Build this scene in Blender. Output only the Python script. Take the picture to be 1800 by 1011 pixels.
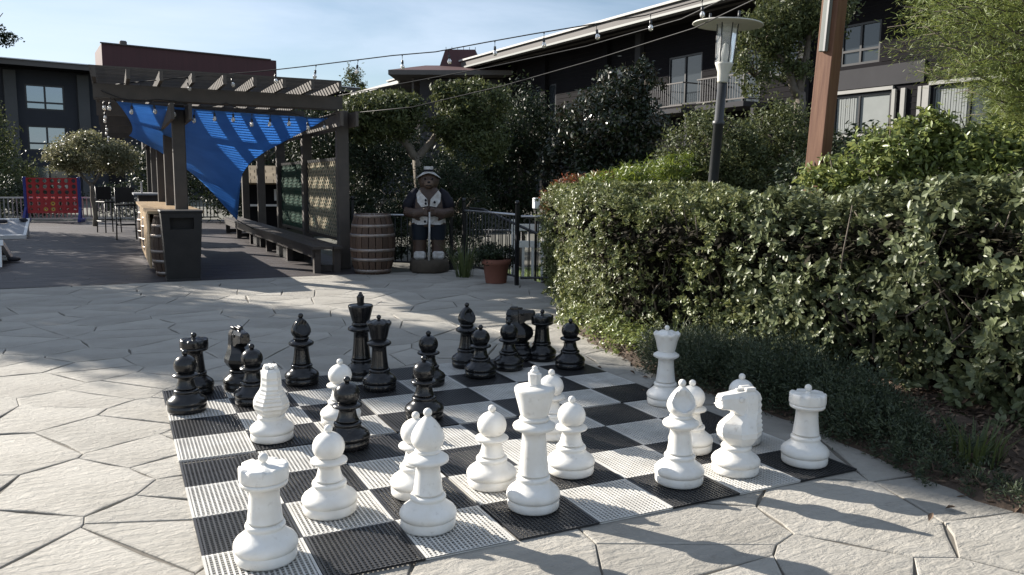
import bpy, math, random
import numpy as np
from mathutils import Vector, Matrix
from math import sin, cos, pi, radians

for _o in list(bpy.data.objects):
    bpy.data.objects.remove(_o)
SC = bpy.context.scene
COL = SC.collection

# ------------------------------------------------------------------ camera
cam_d = bpy.data.cameras.new('camera')
cam = bpy.data.objects.new('camera', cam_d)
COL.objects.link(cam)
cam_d.sensor_width = 36.0
cam_d.lens = 1415.84 / 1800 * 36
cam_d.clip_start, cam_d.clip_end = 0.05, 2000
YAW, PITCH, ROLL = 0.458385, 0.127585, 0.008671
_f = Vector((sin(YAW) * cos(PITCH), cos(YAW) * cos(PITCH), -sin(PITCH)))
_r = Vector((cos(YAW), -sin(YAW), 0))
_u = _r.cross(_f)
_r2 = _r * cos(ROLL) + _u * sin(ROLL)
_u2 = _u * cos(ROLL) - _r * sin(ROLL)
_m = Matrix((_r2, _u2, -_f)).transposed().to_4x4()
_m.translation = Vector((-0.22305, -2.61394, 1.3560))
cam.matrix_world = _m
SC.camera = cam

# ------------------------------------------------------------------ sky, sun, exposure
SUN_EL, SUN_BEARING = radians(25.5), radians(-33.5)
world = bpy.data.worlds.new('World')
SC.world = world
world.use_nodes = True
wn, wl = world.node_tree.nodes, world.node_tree.links
sky_n = wn.new('ShaderNodeTexSky')
sky_n.sky_type = 'NISHITA'
sky_n.sun_disc = False
sky_n.sun_elevation = SUN_EL
sky_n.sun_rotation = SUN_BEARING
sky_n.altitude = 50
sky_n.air_density, sky_n.dust_density, sky_n.ozone_density = 1.0, 0.4, 1.6
tc = wn.new('ShaderNodeTexCoord')
mp = wn.new('ShaderNodeMapping')
mp.inputs['Rotation'].default_value = (0, 0, radians(-20))
mp.inputs['Scale'].default_value = (1.3, 1.3, 7.0)
wl.new(tc.outputs['Generated'], mp.inputs['Vector'])
cn = wn.new('ShaderNodeTexNoise')
cn.inputs['Scale'].default_value = 1.6
cn.inputs['Detail'].default_value = 6
cn.inputs['Roughness'].default_value = 0.55
cn.inputs['Distortion'].default_value = 0.6
wl.new(mp.outputs[0], cn.inputs['Vector'])
cr = wn.new('ShaderNodeValToRGB')
cr.color_ramp.elements[0].position = 0.34
cr.color_ramp.elements[0].color = (0.12, 0.12, 0.12, 1)
cr.color_ramp.elements[1].position = 0.72
cr.color_ramp.elements[1].color = (0.78, 0.78, 0.78, 1)
wl.new(cn.outputs['Fac'], cr.inputs[0])
cm = wn.new('ShaderNodeMixRGB')
cm.inputs[2].default_value = (7.6, 8.7, 10.4, 1)
wl.new(cr.outputs[0], cm.inputs[0])
wl.new(sky_n.outputs[0], cm.inputs[1])
wl.new(cm.outputs[0], wn['Background'].inputs[0])
wn['Background'].inputs[1].default_value = 0.05

sun_d = bpy.data.lights.new('sun', 'SUN')
sun_d.energy = 5.0
sun_d.angle = radians(0.5)
sun_d.color = (1.0, 0.935, 0.84)
sun = bpy.data.objects.new('sun', sun_d)
COL.objects.link(sun)
SUN_DIR = Vector((sin(SUN_BEARING) * cos(SUN_EL), cos(SUN_BEARING) * cos(SUN_EL), sin(SUN_EL)))
sun.rotation_euler = SUN_DIR.to_track_quat('Z', 'Y').to_euler()
sun.location = SUN_DIR * 60
SC.view_settings.view_transform = 'Standard'
SC.view_settings.look = 'None'
SC.view_settings.gamma = 1
SC.view_settings.use_curve_mapping = False
SC.view_settings.exposure = 1.2
SC.cycles.use_denoising = True
SC.cycles.max_bounces = 8
SC.cycles.transparent_max_bounces = 12

# ------------------------------------------------------------------ helpers
rng = np.random.default_rng(7)
random.seed(7)
M = {}


def pmat(name, col, rough=0.6, spec=0.5, metal=0.0, var=0.0, vscale=6.0, col2=None, bump=0.0, bscale=60.0,
         stretch=(1, 1, 1), island=0.0, transl=0.0, coat=0.0, detail=6.0, specks=0.0, sscale=40.0, scol=(0.05, 0.04, 0.03)):
    """Principled material: base colour mottled by noise, optional per-piece variation, bump and translucency."""
    m = bpy.data.materials.new(name)
    m.use_nodes = True
    n, l = m.node_tree.nodes, m.node_tree.links
    b = n['Principled BSDF']
    b.inputs['Roughness'].default_value = rough
    b.inputs['Metallic'].default_value = metal
    b.inputs['Specular IOR Level'].default_value = spec
    if coat:
        b.inputs['Coat Weight'].default_value = coat
        b.inputs['Coat Roughness'].default_value = 0.15
    c4 = (*col, 1)
    out = None
    tcn = n.new('ShaderNodeTexCoord')
    mpn = n.new('ShaderNodeMapping')
    mpn.inputs['Scale'].default_value = stretch
    l.new(tcn.outputs['Object'], mpn.inputs['Vector'])
    rgb = n.new('ShaderNodeMixRGB')
    rgb.inputs[1].default_value = c4
    rgb.inputs[2].default_value = (*(col2 if col2 else tuple(x * 0.55 for x in col)), 1)
    rgb.inputs[0].default_value = 0
    if var or col2:
        no = n.new('ShaderNodeTexNoise')
        no.inputs['Scale'].default_value = vscale
        no.inputs['Detail'].default_value = detail
        no.inputs['Roughness'].default_value = 0.6
        l.new(mpn.outputs[0], no.inputs['Vector'])
        mr = n.new('ShaderNodeMapRange')
        mr.inputs[1].default_value, mr.inputs[2].default_value = 0.35, 0.68
        mr.inputs[3].default_value, mr.inputs[4].default_value = 0.0, var if var else 1.0
        l.new(no.outputs['Fac'], mr.inputs[0])
        l.new(mr.outputs[0], rgb.inputs[0])
    out = rgb.outputs[0]
    if island:
        g = n.new('ShaderNodeNewGeometry')
        oi = n.new('ShaderNodeObjectInfo')
        ad = n.new('ShaderNodeMath')
        ad.operation = 'ADD'
        l.new(g.outputs['Random Per Island'], ad.inputs[0])
        l.new(oi.outputs['Random'], ad.inputs[1])
        fr = n.new('ShaderNodeMath')
        fr.operation = 'FRACT'
        l.new(ad.outputs[0], fr.inputs[0])
        mr2 = n.new('ShaderNodeMapRange')
        mr2.inputs[3].default_value, mr2.inputs[4].default_value = 1 - island, 1 + island
        l.new(fr.outputs[0], mr2.inputs[0])
        hs = n.new('ShaderNodeHueSaturation')
        l.new(mr2.outputs[0], hs.inputs['Value'])
        l.new(out, hs.inputs['Color'])
        out = hs.outputs[0]
    if specks:
        ns = n.new('ShaderNodeTexNoise')
        ns.inputs['Scale'].default_value = sscale
        ns.inputs['Detail'].default_value = 4
        ns.inputs['Roughness'].default_value = 0.65
        l.new(mpn.outputs[0], ns.inputs['Vector'])
        ms = n.new('ShaderNodeMapRange')
        ms.inputs[1].default_value, ms.inputs[2].default_value = 0.60, 0.74
        ms.inputs[3].default_value, ms.inputs[4].default_value = 0.0, specks
        l.new(ns.outputs['Fac'], ms.inputs[0])
        mxs = n.new('ShaderNodeMixRGB')
        mxs.inputs[2].default_value = (*scol, 1)
        l.new(ms.outputs[0], mxs.inputs[0])
        l.new(out, mxs.inputs[1])
        out = mxs.outputs[0]
    l.new(out, b.inputs['Base Color'])
    if bump:
        nb = n.new('ShaderNodeTexNoise')
        nb.inputs['Scale'].default_value = bscale
        nb.inputs['Detail'].default_value = 5
        l.new(mpn.outputs[0], nb.inputs['Vector'])
        bp = n.new('ShaderNodeBump')
        bp.inputs['Distance'].default_value = bump
        bp.inputs['Strength'].default_value = 0.8
        l.new(nb.outputs['Fac'], bp.inputs['Height'])
        l.new(bp.outputs[0], b.inputs['Normal'])
    if transl:
        t = n.new('ShaderNodeBsdfTranslucent')
        l.new(out, t.inputs['Color'])
        mx = n.new('ShaderNodeMixShader')
        mx.inputs[0].default_value = transl
        l.new(b.outputs[0], mx.inputs[1])
        l.new(t.outputs[0], mx.inputs[2])
        l.new(mx.outputs[0], n['Material Output'].inputs['Surface'])
    M[name] = m
    return m


def leafmat(name, cols, rough=0.4, transl=0.25, spec=0.5):
    """Leaf material: every leaf (mesh island) picks its own colour from a ramp."""
    m = bpy.data.materials.new(name)
    m.use_nodes = True
    n, l = m.node_tree.nodes, m.node_tree.links
    b = n['Principled BSDF']
    b.inputs['Roughness'].default_value = rough
    b.inputs['Specular IOR Level'].default_value = spec
    g = n.new('ShaderNodeNewGeometry')
    oi = n.new('ShaderNodeObjectInfo')
    ad = n.new('ShaderNodeMath')
    ad.operation = 'ADD'
    l.new(g.outputs['Random Per Island'], ad.inputs[0])
    l.new(oi.outputs['Random'], ad.inputs[1])
    fr = n.new('ShaderNodeMath')
    fr.operation = 'FRACT'
    l.new(ad.outputs[0], fr.inputs[0])
    r = n.new('ShaderNodeValToRGB')
    r.color_ramp.interpolation = 'LINEAR'
    e = r.color_ramp.elements
    e[0].position, e[0].color = 0.0, (*cols[0], 1)
    e[1].position, e[1].color = 1.0, (*cols[-1], 1)
    for i, c in enumerate(cols[1:-1]):
        x = e.new((i + 1) / (len(cols) - 1))
        x.color = (*c, 1)
    l.new(fr.outputs[0], r.inputs[0])
    l.new(r.outputs[0], b.inputs['Base Color'])
    t = n.new('ShaderNodeBsdfTranslucent')
    hs = n.new('ShaderNodeHueSaturation')
    hs.inputs['Value'].default_value = 1.5
    hs.inputs['Hue'].default_value = 0.48
    l.new(r.outputs[0], hs.inputs['Color'])
    l.new(hs.outputs[0], t.inputs['Color'])
    mx = n.new('ShaderNodeMixShader')
    mx.inputs[0].default_value = transl
    l.new(b.outputs[0], mx.inputs[1])
    l.new(t.outputs[0], mx.inputs[2])
    l.new(mx.outputs[0], n['Material Output'].inputs['Surface'])
    M[name] = m
    return m


def link(o, parent=None):
    COL.objects.link(o)
    if parent is not None:
        o.parent = parent
    return o


def tag(o, label=None, cat=None, group=None, kind=None):
    if label:
        o['label'] = label
    if cat:
        o['category'] = cat
    if group:
        o['group'] = group
    if kind:
        o['kind'] = kind
    return o


def thing(name, label, cat, loc=(0, 0, 0), rotz=0.0, group=None):
    o = bpy.data.objects.new(name, None)
    o.empty_display_size = 0.1
    link(o)
    o.location = loc
    o.rotation_euler = (0, 0, rotz)
    return tag(o, label, cat, group)


def copy_tree(o, parent=None):
    c = o.copy()
    COL.objects.link(c)
    if parent is not None:
        c.parent = parent
    for ch in o.children:
        copy_tree(ch, c)
    return c


class MB:
    """Collects primitives; build() links them as ONE mesh object."""

    def __init__(s):
        s.v, s.f, s.sm = [], [], []

    def add(s, v, f, smooth=False):
        k = len(s.v)
        s.v += [tuple(p) for p in v]
        s.f += [tuple(i + k for i in q) for q in f]
        s.sm += [smooth] * len(f)
        return s

    def box(s, c, d, rot=None, bev=0.0):
        x, y, z = d[0] / 2, d[1] / 2, d[2] / 2
        if bev:
            b = min(bev, x * .6, y * .6, z * .6)
            v = []
            for sx in (-1, 1):
                for sy in (-1, 1):
                    for sz in (-1, 1):
                        v += [(sx * x, sy * (y - b), sz * (z - b)), (sx * (x - b), sy * y, sz * (z - b)), (sx * (x - b), sy * (y - b), sz * z)]
            idx = {}
            k = 0
            for sx in (-1, 1):
                for sy in (-1, 1):
                    for sz in (-1, 1):
                        idx[(sx, sy, sz)] = k
                        k += 3
            f = []
            I = lambda a, b_, c_, q: idx[(a, b_, c_)] + q
            for a in (-1, 1):
                f.append((I(a, -1, -1, 0), I(a, 1, -1, 0), I(a, 1, 1, 0), I(a, -1, 1, 0))[::a])
                f.append((I(-1, a, -1, 1), I(1, a, -1, 1), I(1, a, 1, 1), I(-1, a, 1, 1))[::-a])
                f.append((I(-1, -1, a, 2), I(1, -1, a, 2), I(1, 1, a, 2), I(-1, 1, a, 2))[::a])
            for a in (-1, 1):
                for c_ in (-1, 1):
                    f.append((I(a, c_, -1, 0), I(a, c_, 1, 0), I(a, c_, 1, 1), I(a, c_, -1, 1)))
                    f.append((I(a, -1, c_, 0), I(a, 1, c_, 0), I(a, 1, c_, 2), I(a, -1, c_, 2)))
                    f.append((I(-1, a, c_, 1), I(1, a, c_, 1), I(1, a, c_, 2), I(-1, a, c_, 2)))
            for key, i in idx.items():
                f.append((i, i + 1, i + 2))
        else:
            v = [(-x, -y, -z), (x, -y, -z), (x, y, -z), (-x, y, -z), (-x, -y, z), (x, -y, z), (x, y, z), (-x, y, z)]
            f = [(3, 2, 1, 0), (4, 5, 6, 7), (0, 1, 5, 4), (1, 2, 6, 5), (2, 3, 7, 6), (3, 0, 4, 7)]
        if rot is not None:
            v = [rot @ Vector(p) for p in v]
        return s.add([(p[0] + c[0], p[1] + c[1], p[2] + c[2]) for p in v], f)

    def bar(s, p0, p1, w, h=None, up=(0, 0, 1)):
        """rectangular bar from p0 to p1: w across, h along 'up'"""
        h = w if h is None else h
        a, b = Vector(p0), Vector(p1)
        d = (b - a).normalized()
        u = Vector(up)
        if abs(d.dot(u)) > 0.99:
            u = Vector((0, 1, 0))
        r = d.cross(u).normalized() * (w / 2)
        u = r.cross(d).normalized() * (h / 2)
        v = [a - r - u, a + r - u, a + r + u, a - r + u, b - r - u, b + r - u, b + r + u, b - r + u]
        return s.add(v, [(0, 1, 2, 3), (7, 6, 5, 4), (0, 4, 5, 1), (1, 5, 6, 2), (2, 6, 7, 3), (3, 7, 4, 0)])

    def tube(s, pts, r, seg=8, smooth=True, cap=True):
        pts = [Vector(p) for p in pts]
        rs = r if hasattr(r, '__len__') else [r] * len(pts)
        v, f = [], []
        pn = None
        for i, p in enumerate(pts):
            d = (pts[min(i + 1, len(pts) - 1)] - pts[max(i - 1, 0)]).normalized()
            if pn is None:
                pn = d.orthogonal().normalized()
            else:
                pn = (pn - d * pn.dot(d)).normalized()
            q = d.cross(pn)
            for k in range(seg):
                a = 2 * pi * k / seg
                v.append(p + (pn * cos(a) + q * sin(a)) * rs[i])
        for i in range(len(pts) - 1):
            for k in range(seg):
                k2 = (k + 1) % seg
                f.append((i * seg + k, i * seg + k2, (i + 1) * seg + k2, (i + 1) * seg + k))
        if cap:
            f.append(tuple(range(seg))[::-1])
            f.append(tuple((len(pts) - 1) * seg + k for k in range(seg)))
        return s.add(v, f, smooth)

    def lathe(s, prof, seg=32, c=(0, 0, 0), smooth=True, cap=True, fn=None):
        v, f = [], []
        for (r, z) in prof:
            for k in range(seg):
                a = 2 * pi * k / seg
                p = (r * cos(a), r * sin(a), z)
                if fn:
                    p = fn(p)
                v.append((p[0] + c[0], p[1] + c[1], p[2] + c[2]))
        for i in range(len(prof) - 1):
            for k in range(seg):
                k2 = (k + 1) % seg
                f.append((i * seg + k, i * seg + k2, (i + 1) * seg + k2, (i + 1) * seg + k))
        if cap:
            f.append(tuple(range(seg))[::-1])
            f.append(tuple((len(prof) - 1) * seg + k for k in range(seg)))
        return s.add(v, f, smooth)

    def loft(s, rings, smooth=True, cap=True):
        v, f = [], []
        n = len(rings[0])
        for r in rings:
            v += [tuple(p) for p in r]
        for i in range(len(rings) - 1):
            for k in range(n):
                k2 = (k + 1) % n
                f.append((i * n + k, i * n + k2, (i + 1) * n + k2, (i + 1) * n + k))
        if cap:
            f.append(tuple(range(n))[::-1])
            f.append(tuple((len(rings) - 1) * n + k for k in range(n)))
        return s.add(v, f, smooth)

    def ball(s, c, r, seg=16, rings=10, sc=(1, 1, 1)):
        prof = [(max(1e-4, r * sin(pi * i / rings)), -r * cos(pi * i / rings)) for i in range(rings + 1)]
        return s.lathe(prof, seg, c, fn=lambda p: (p[0] * sc[0], p[1] * sc[1], p[2] * sc[2]))

    def prism(s, poly, z0, z1):
        n = len(poly)
        v = [(p[0], p[1], z0) for p in poly] + [(p[0], p[1], z1) for p in poly]
        f = [tuple(range(n))[::-1], tuple(range(n, 2 * n))] + [(i, (i + 1) % n, n + (i + 1) % n, n + i) for i in range(n)]
        return s.add(v, f)

    def build(s, name, mat, parent=None, loc=None):
        me = bpy.data.meshes.new(name)
        me.from_pydata(s.v, [], s.f)
        if any(s.sm):
            me.polygons.foreach_set('use_smooth', s.sm)
        if mat is not None:
            for mm in (mat if isinstance(mat, (list, tuple)) else [mat]):
                me.materials.append(M[mm] if isinstance(mm, str) else mm)
        me.update()
        o = bpy.data.objects.new(name, me)
        link(o, parent)
        if loc is not None:
            o.location = loc
        return o


def np_mesh(name, verts, faces, mat, parent=None, smooth=False):
    """verts (N,3), faces (F,k) numpy arrays"""
    me = bpy.data.meshes.new(name)
    nv, nf, k = len(verts), len(faces), faces.shape[1]
    me.vertices.add(nv)
    me.vertices.foreach_set('co', np.ascontiguousarray(verts, dtype=np.float32).ravel())
    me.loops.add(nf * k)
    me.loops.foreach_set('vertex_index', np.ascontiguousarray(faces, dtype=np.int32).ravel())
    me.polygons.add(nf)
    me.polygons.foreach_set('loop_start', np.arange(nf, dtype=np.int32) * k)
    me.polygons.foreach_set('loop_total', np.full(nf, k, dtype=np.int32))
    if smooth:
        me.polygons.foreach_set('use_smooth', np.ones(nf, dtype=bool))
    me.materials.append(M[mat] if isinstance(mat, str) else mat)
    me.update(calc_edges=True)
    me.validate()
    o = bpy.data.objects.new(name, me)
    return link(o, parent)


def unit(a):
    return a / np.maximum(np.linalg.norm(a, axis=-1, keepdims=True), 1e-9)


def leaf_geo(P, N, length, width, fold=0.15, droop=0.0, axis=None):
    """each leaf: two quads folded on the midrib (6 verts), pointed at both ends. P base points, N facing normals."""
    n = len(P)
    R = rng.normal(size=(n, 3)) if axis is None else axis + rng.normal(size=(n, 3)) * 0.35
    N = unit(N)
    A = unit(R - N * (R * N).sum(1, keepdims=True))      # along the leaf
    A[:, 2] -= droop
    A = unit(A)
    B = unit(np.cross(N, A))
    N = np.cross(A, B)
    L = (length * rng.uniform(0.65, 1.25, n))[:, None]
    Wd = (width * rng.uniform(0.7, 1.2, n))[:, None] / 2
    base = P
    tip = P + A * L
    mid_l = P + A * L * 0.45 + B * Wd + N * Wd * fold * 2
    mid_r = P + A * L * 0.45 - B * Wd + N * Wd * fold * 2
    up_l = P + A * L * 0.78 + B * Wd * 0.7 + N * Wd * fold * 1.4
    up_r = P + A * L * 0.78 - B * Wd * 0.7 + N * Wd * fold * 1.4
    V = np.stack([base, mid_r, up_r, tip, up_l, mid_l], 1).reshape(-1, 3)
    i = np.arange(n)[:, None] * 6
    F = np.concatenate([i + np.array([[0, 1, 2, 3]]), i + np.array([[0, 3, 4, 5]])], 0)
    return V, F


def dia_geo(P, N, length, width):
    """cheap leaf: one diamond quad"""
    n = len(P)
    R = rng.normal(size=(n, 3))
    N = unit(N)
    A = unit(R - N * (R * N).sum(1, keepdims=True))
    B = np.cross(N, A)
    L = (length * rng.uniform(0.6, 1.3, n))[:, None] / 2
    Wd = (width * rng.uniform(0.7, 1.2, n))[:, None] / 2
    V = np.stack([P - A * L, P + B * Wd, P + A * L, P - B * Wd], 1).reshape(-1, 3)
    F = np.arange(n * 4).reshape(-1, 4)
    return V, F


def lobes_points(lobes, n, inner=0.55, clump=0.16, nclump=None, gaps=0.0):
    """points in clumps through the outer part of a set of ellipsoids; returns points and outward directions"""
    lobes = [tuple(l) + ((l[3],) if len(l) == 5 else ()) for l in lobes]
    C = np.array([l[:3] for l in lobes], float)
    # (x, y, z, rx, rz[, ry])
    Rr = np.array([(l[3], l[5], l[4]) for l in lobes], float)
    w = Rr[:, 0] * Rr[:, 2] + Rr[:, 0] * Rr[:, 1] + Rr[:, 1] * Rr[:, 2]
    w = w / w.sum()
    P, N = [], []
    for c, r, wi in zip(C, Rr, w):
        k = int(n * wi)
        nc = max(10, int((nclump or n / 45) * wi))
        d = unit(rng.normal(size=(nc, 3)))
        rad = rng.uniform(inner, 1.0, nc) ** 0.6 * rng.uniform(0.86, 1.1, nc)
        cc = d * rad[:, None]
        idx = rng.integers(0, nc, k)
        p = cc[idx] + rng.normal(size=(k, 3)) * clump
        P.append(c + p * r)
        N.append(unit(p / r))
    P, N = np.concatenate(P), np.concatenate(N)
    return P, N


def limb(p0, p1, r0, r1, n=5, wob=0.05):
    a, b = Vector(p0), Vector(p1)
    L = (b - a).length
    pts, rs = [], []
    for i in range(n + 1):
        t = i / n
        q = a.lerp(b, t)
        if 0 < i < n:
            q += Vector(rng.normal(size=3)) * wob * L
        pts.append(q)
        rs.append(r0 + (r1 - r0) * t)
    return pts, rs


def tree(name, label, cat, base, trunk, lobes, n, leaf, lw, mat, bark='bark', group=None, inner=0.5, clump=0.16,
         up=0.35, twigs=True, diamond=True, jitter=0.9, nclump=None):
    """trunk: list of (p0, p1, r0, r1); lobes in world coordinates"""
    t = thing(name, label, cat, base, 0, group)
    off = np.array(base)
    if trunk:
        mb = MB()
        for (p0, p1, r0, r1) in trunk:
            pts, rs = limb(p0, p1, r0, r1, 5, .018)
            mb.tube([p - Vector(base) for p in pts], rs, 8)
        mb.build('trunk', bark, t)
    if twigs:
        mb = MB()
        for l in lobes:
            c = Vector(l[:3])
            for k in range(9):
                d = Vector(rng.normal(size=3)).normalized()
                e = c + Vector((d.x * l[3], d.y * (l[5] if len(l) > 5 else l[3]), d.z * l[4])) * 0.85
                s0 = c + Vector((0, 0, -l[4] * 0.5))
                pts, rs = limb(s0, e, 0.012 + 0.01 * l[3], 0.004, 4, 0.06)
                mb.tube([p - Vector(base) for p in pts], rs, 4)
        mb.build('branches', bark, t)['kind'] = 'stuff'
    P, N = lobes_points(lobes, n, inner, clump, nclump)
    N = N * 0.6 + rng.normal(size=N.shape) * jitter
    N[:, 2] += up
    V, F = (dia_geo if diamond else leaf_geo)(P - off, N, leaf, lw)
    np_mesh('crown' if trunk else 'foliage', V, F, mat, t)
    return t

# ------------------------------------------------------------------ materials
pmat('white_plastic', (0.79, 0.78, 0.75), 0.40, 0.5, var=0.7, vscale=9, col2=(0.66, 0.62, 0.55), bump=0.0006, bscale=40, island=0.03, specks=0.35, sscale=28, scol=(0.30, 0.26, 0.21))
pmat('black_plastic', (0.008, 0.008, 0.009), 0.22, 0.5, var=0.5, vscale=14, col2=(0.014, 0.014, 0.015), bump=0.0005, bscale=50, specks=0.5, sscale=26, scol=(0.035, 0.033, 0.03))
pmat('tile_white', (0.60, 0.59, 0.56), 0.5, var=0.7, vscale=6, col2=(0.40, 0.385, 0.355), island=0.06)
pmat('tile_black', (0.018, 0.018, 0.02), 0.45, var=0.6, vscale=6, col2=(0.04, 0.04, 0.042))
pmat('wood_dark', (0.075, 0.062, 0.052), 0.7, var=0.6, vscale=5, col2=(0.035, 0.03, 0.026), stretch=(1, 1, 1), bump=0.001, bscale=40, island=0.2)
pmat('wood_bench', (0.055, 0.046, 0.042), 0.65, 0.3, var=0.6, vscale=4, col2=(0.03, 0.025, 0.024), bump=0.001, bscale=60, island=0.15)
pmat('wood_counter', (0.42, 0.30, 0.17), 0.45, var=0.7, vscale=3, col2=(0.25, 0.16, 0.08), stretch=(6, 0.6, 6), bump=0.0006, bscale=20, island=0.15)
pmat('deck_wood', (0.062, 0.053, 0.054), 0.6, 0.3, var=0.6, vscale=2.5, col2=(0.038, 0.033, 0.035), stretch=(0.4, 4, 1), bump=0.0012, bscale=18, island=0.18)
pmat('redwood', (0.185, 0.095, 0.058), 0.65, 0.3, var=0.8, vscale=7, col2=(0.105, 0.045, 0.028), stretch=(4, 4, 0.35), bump=0.0012, bscale=22)
pmat('barrel_oak', (0.085, 0.053, 0.037), 0.7, 0.3, var=0.7, vscale=6, col2=(0.04, 0.026, 0.02), stretch=(3, 3, 0.6), bump=0.001, bscale=30, island=0.25)
pmat('barrel_hoop', (0.30, 0.27, 0.25), 0.5, metal=0.7, var=0.6, vscale=10, col2=(0.2, 0.12, 0.08))
pmat('black_metal', (0.012, 0.012, 0.014), 0.4, metal=0.0)
pmat('steel', (0.45, 0.45, 0.47), 0.35, metal=0.9)
pmat('can_dark', (0.018, 0.017, 0.017), 0.6, 0.25, var=0.4, vscale=5, col2=(0.035, 0.033, 0.032))
pmat('terracotta', (0.21, 0.085, 0.058), 0.75, var=0.4, vscale=9, col2=(0.2, 0.075, 0.05), bump=0.0008, bscale=60)
pmat('sail_blue', (0.20, 0.42, 0.74), 0.75, 0.2, var=0.6, vscale=2.2, col2=(0.14, 0.31, 0.60), transl=0.78, bump=0.004, bscale=5)
pmat('green_mesh', (0.03, 0.10, 0.075), 0.8, 0.2, var=0.3, vscale=6)
pmat('lattice_wood', (0.42, 0.36, 0.25), 0.7, 0.2, var=0.5, vscale=8)
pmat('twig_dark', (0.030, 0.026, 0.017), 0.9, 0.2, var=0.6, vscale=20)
pmat('lattice_green', (0.038, 0.085, 0.058), 0.7, 0.2, var=0.5, vscale=8)
pmat('bulb_glass', (0.75, 0.72, 0.66), 0.08, 0.6)
M['bulb_glass'].node_tree.nodes['Principled BSDF'].inputs['Transmission Weight'].default_value = 0.6
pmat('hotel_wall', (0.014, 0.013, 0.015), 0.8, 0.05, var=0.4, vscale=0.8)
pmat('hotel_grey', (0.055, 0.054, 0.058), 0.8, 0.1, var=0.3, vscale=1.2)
pmat('left_wall', (0.050, 0.052, 0.060), 0.8, 0.1, var=0.3, vscale=0.7)
pmat('left_trim', (0.085, 0.085, 0.085), 0.8, var=0.3, vscale=1)
pmat('soffit', (0.02, 0.018, 0.018), 0.8, 0.1)
pmat('fascia', (0.10, 0.09, 0.085), 0.7, var=0.3, vscale=1)
pmat('roof_light', (0.42, 0.41, 0.39), 0.6)
pmat('rail_grey', (0.14, 0.14, 0.145), 0.5)
pmat('roof_red', (0.070, 0.024, 0.026), 0.7, var=0.4, vscale=1.5, stretch=(3, 3, 0.2))
pmat('trim_white', (0.27, 0.265, 0.25), 0.6, var=0.2, vscale=3)
pmat('curtain', (0.22, 0.235, 0.23), 0.8, var=0.2, vscale=3)
pmat('window_glass', (0.03, 0.035, 0.04), 0.06, 0.8, metal=0.0)
pmat('window_sky', (0.25, 0.28, 0.32), 0.05, 0.8, metal=0.85)
pmat('bark', (0.14, 0.115, 0.09), 0.85, var=0.7, vscale=14, col2=(0.06, 0.05, 0.04), bump=0.006, bscale=30)
pmat('bark_pale', (0.19, 0.165, 0.135), 0.85, 0.2, var=0.6, vscale=10, col2=(0.09, 0.078, 0.065), bump=0.004, bscale=30)
pmat('twig', (0.085, 0.06, 0.042), 0.9, var=0.6, vscale=20)
pmat('soil', (0.095, 0.066, 0.047), 0.95, var=0.8, vscale=14, col2=(0.04, 0.028, 0.02), bump=0.02, bscale=22)
pmat('mulch', (0.15, 0.10, 0.068), 0.9, var=0.5, vscale=30, island=0.55)
pmat('lawn', (0.07, 0.10, 0.03), 0.9, var=0.5, vscale=4)
pmat('dirt_far', (0.09, 0.085, 0.07), 0.95, var=0.5, vscale=0.6, col2=(0.045, 0.055, 0.03))
pmat('red_plastic', (0.42, 0.022, 0.03), 0.4, var=0.3, vscale=8)
pmat('blue_plastic', (0.025, 0.035, 0.22), 0.4)
pmat('yellow_plastic', (0.62, 0.42, 0.06), 0.4)
pmat('white_paint', (0.78, 0.78, 0.78), 0.5, var=0.2, vscale=6)
pmat('grey_paint', (0.30, 0.31, 0.34), 0.6, var=0.3, vscale=6)
pmat('dark_fabric', (0.02, 0.02, 0.028), 0.85)
pmat('lamp_cream', (0.62, 0.61, 0.55), 0.5, var=0.2, vscale=8)
pmat('lamp_post', (0.035, 0.037, 0.04), 0.45, var=0.3, vscale=12)
pmat('lamp_glass', (0.85, 0.87, 0.85), 0.12, 0.5)
M['lamp_glass'].node_tree.nodes['Principled BSDF'].inputs['Transmission Weight'].default_value = 0.8
pmat('conduit', (0.20, 0.21, 0.195), 0.5)
pmat('statue_brown', (0.062, 0.036, 0.025), 0.55, var=0.5, vscale=12, col2=(0.03, 0.018, 0.014), bump=0.008, bscale=26, stretch=(1, 1, 2.5))
pmat('statue_tan', (0.13, 0.085, 0.06), 0.6, var=0.4, vscale=14)
pmat('statue_navy', (0.008, 0.008, 0.014), 0.6, 0.2)
pmat('statue_blue', (0.012, 0.017, 0.026), 0.6, 0.2, var=0.4, vscale=8)
pmat('statue_white', (0.55, 0.55, 0.55), 0.6, var=0.8, vscale=16, col2=(0.30, 0.27, 0.24))
pmat('stump', (0.075, 0.06, 0.045), 0.9, var=0.7, vscale=8, bump=0.008, bscale=18)
pmat('shingle', (0.42, 0.32, 0.20), 0.8, var=0.6, vscale=3, island=0.25)
pmat('white_stone', (0.70, 0.70, 0.66), 0.6, var=0.2, vscale=3)

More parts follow.
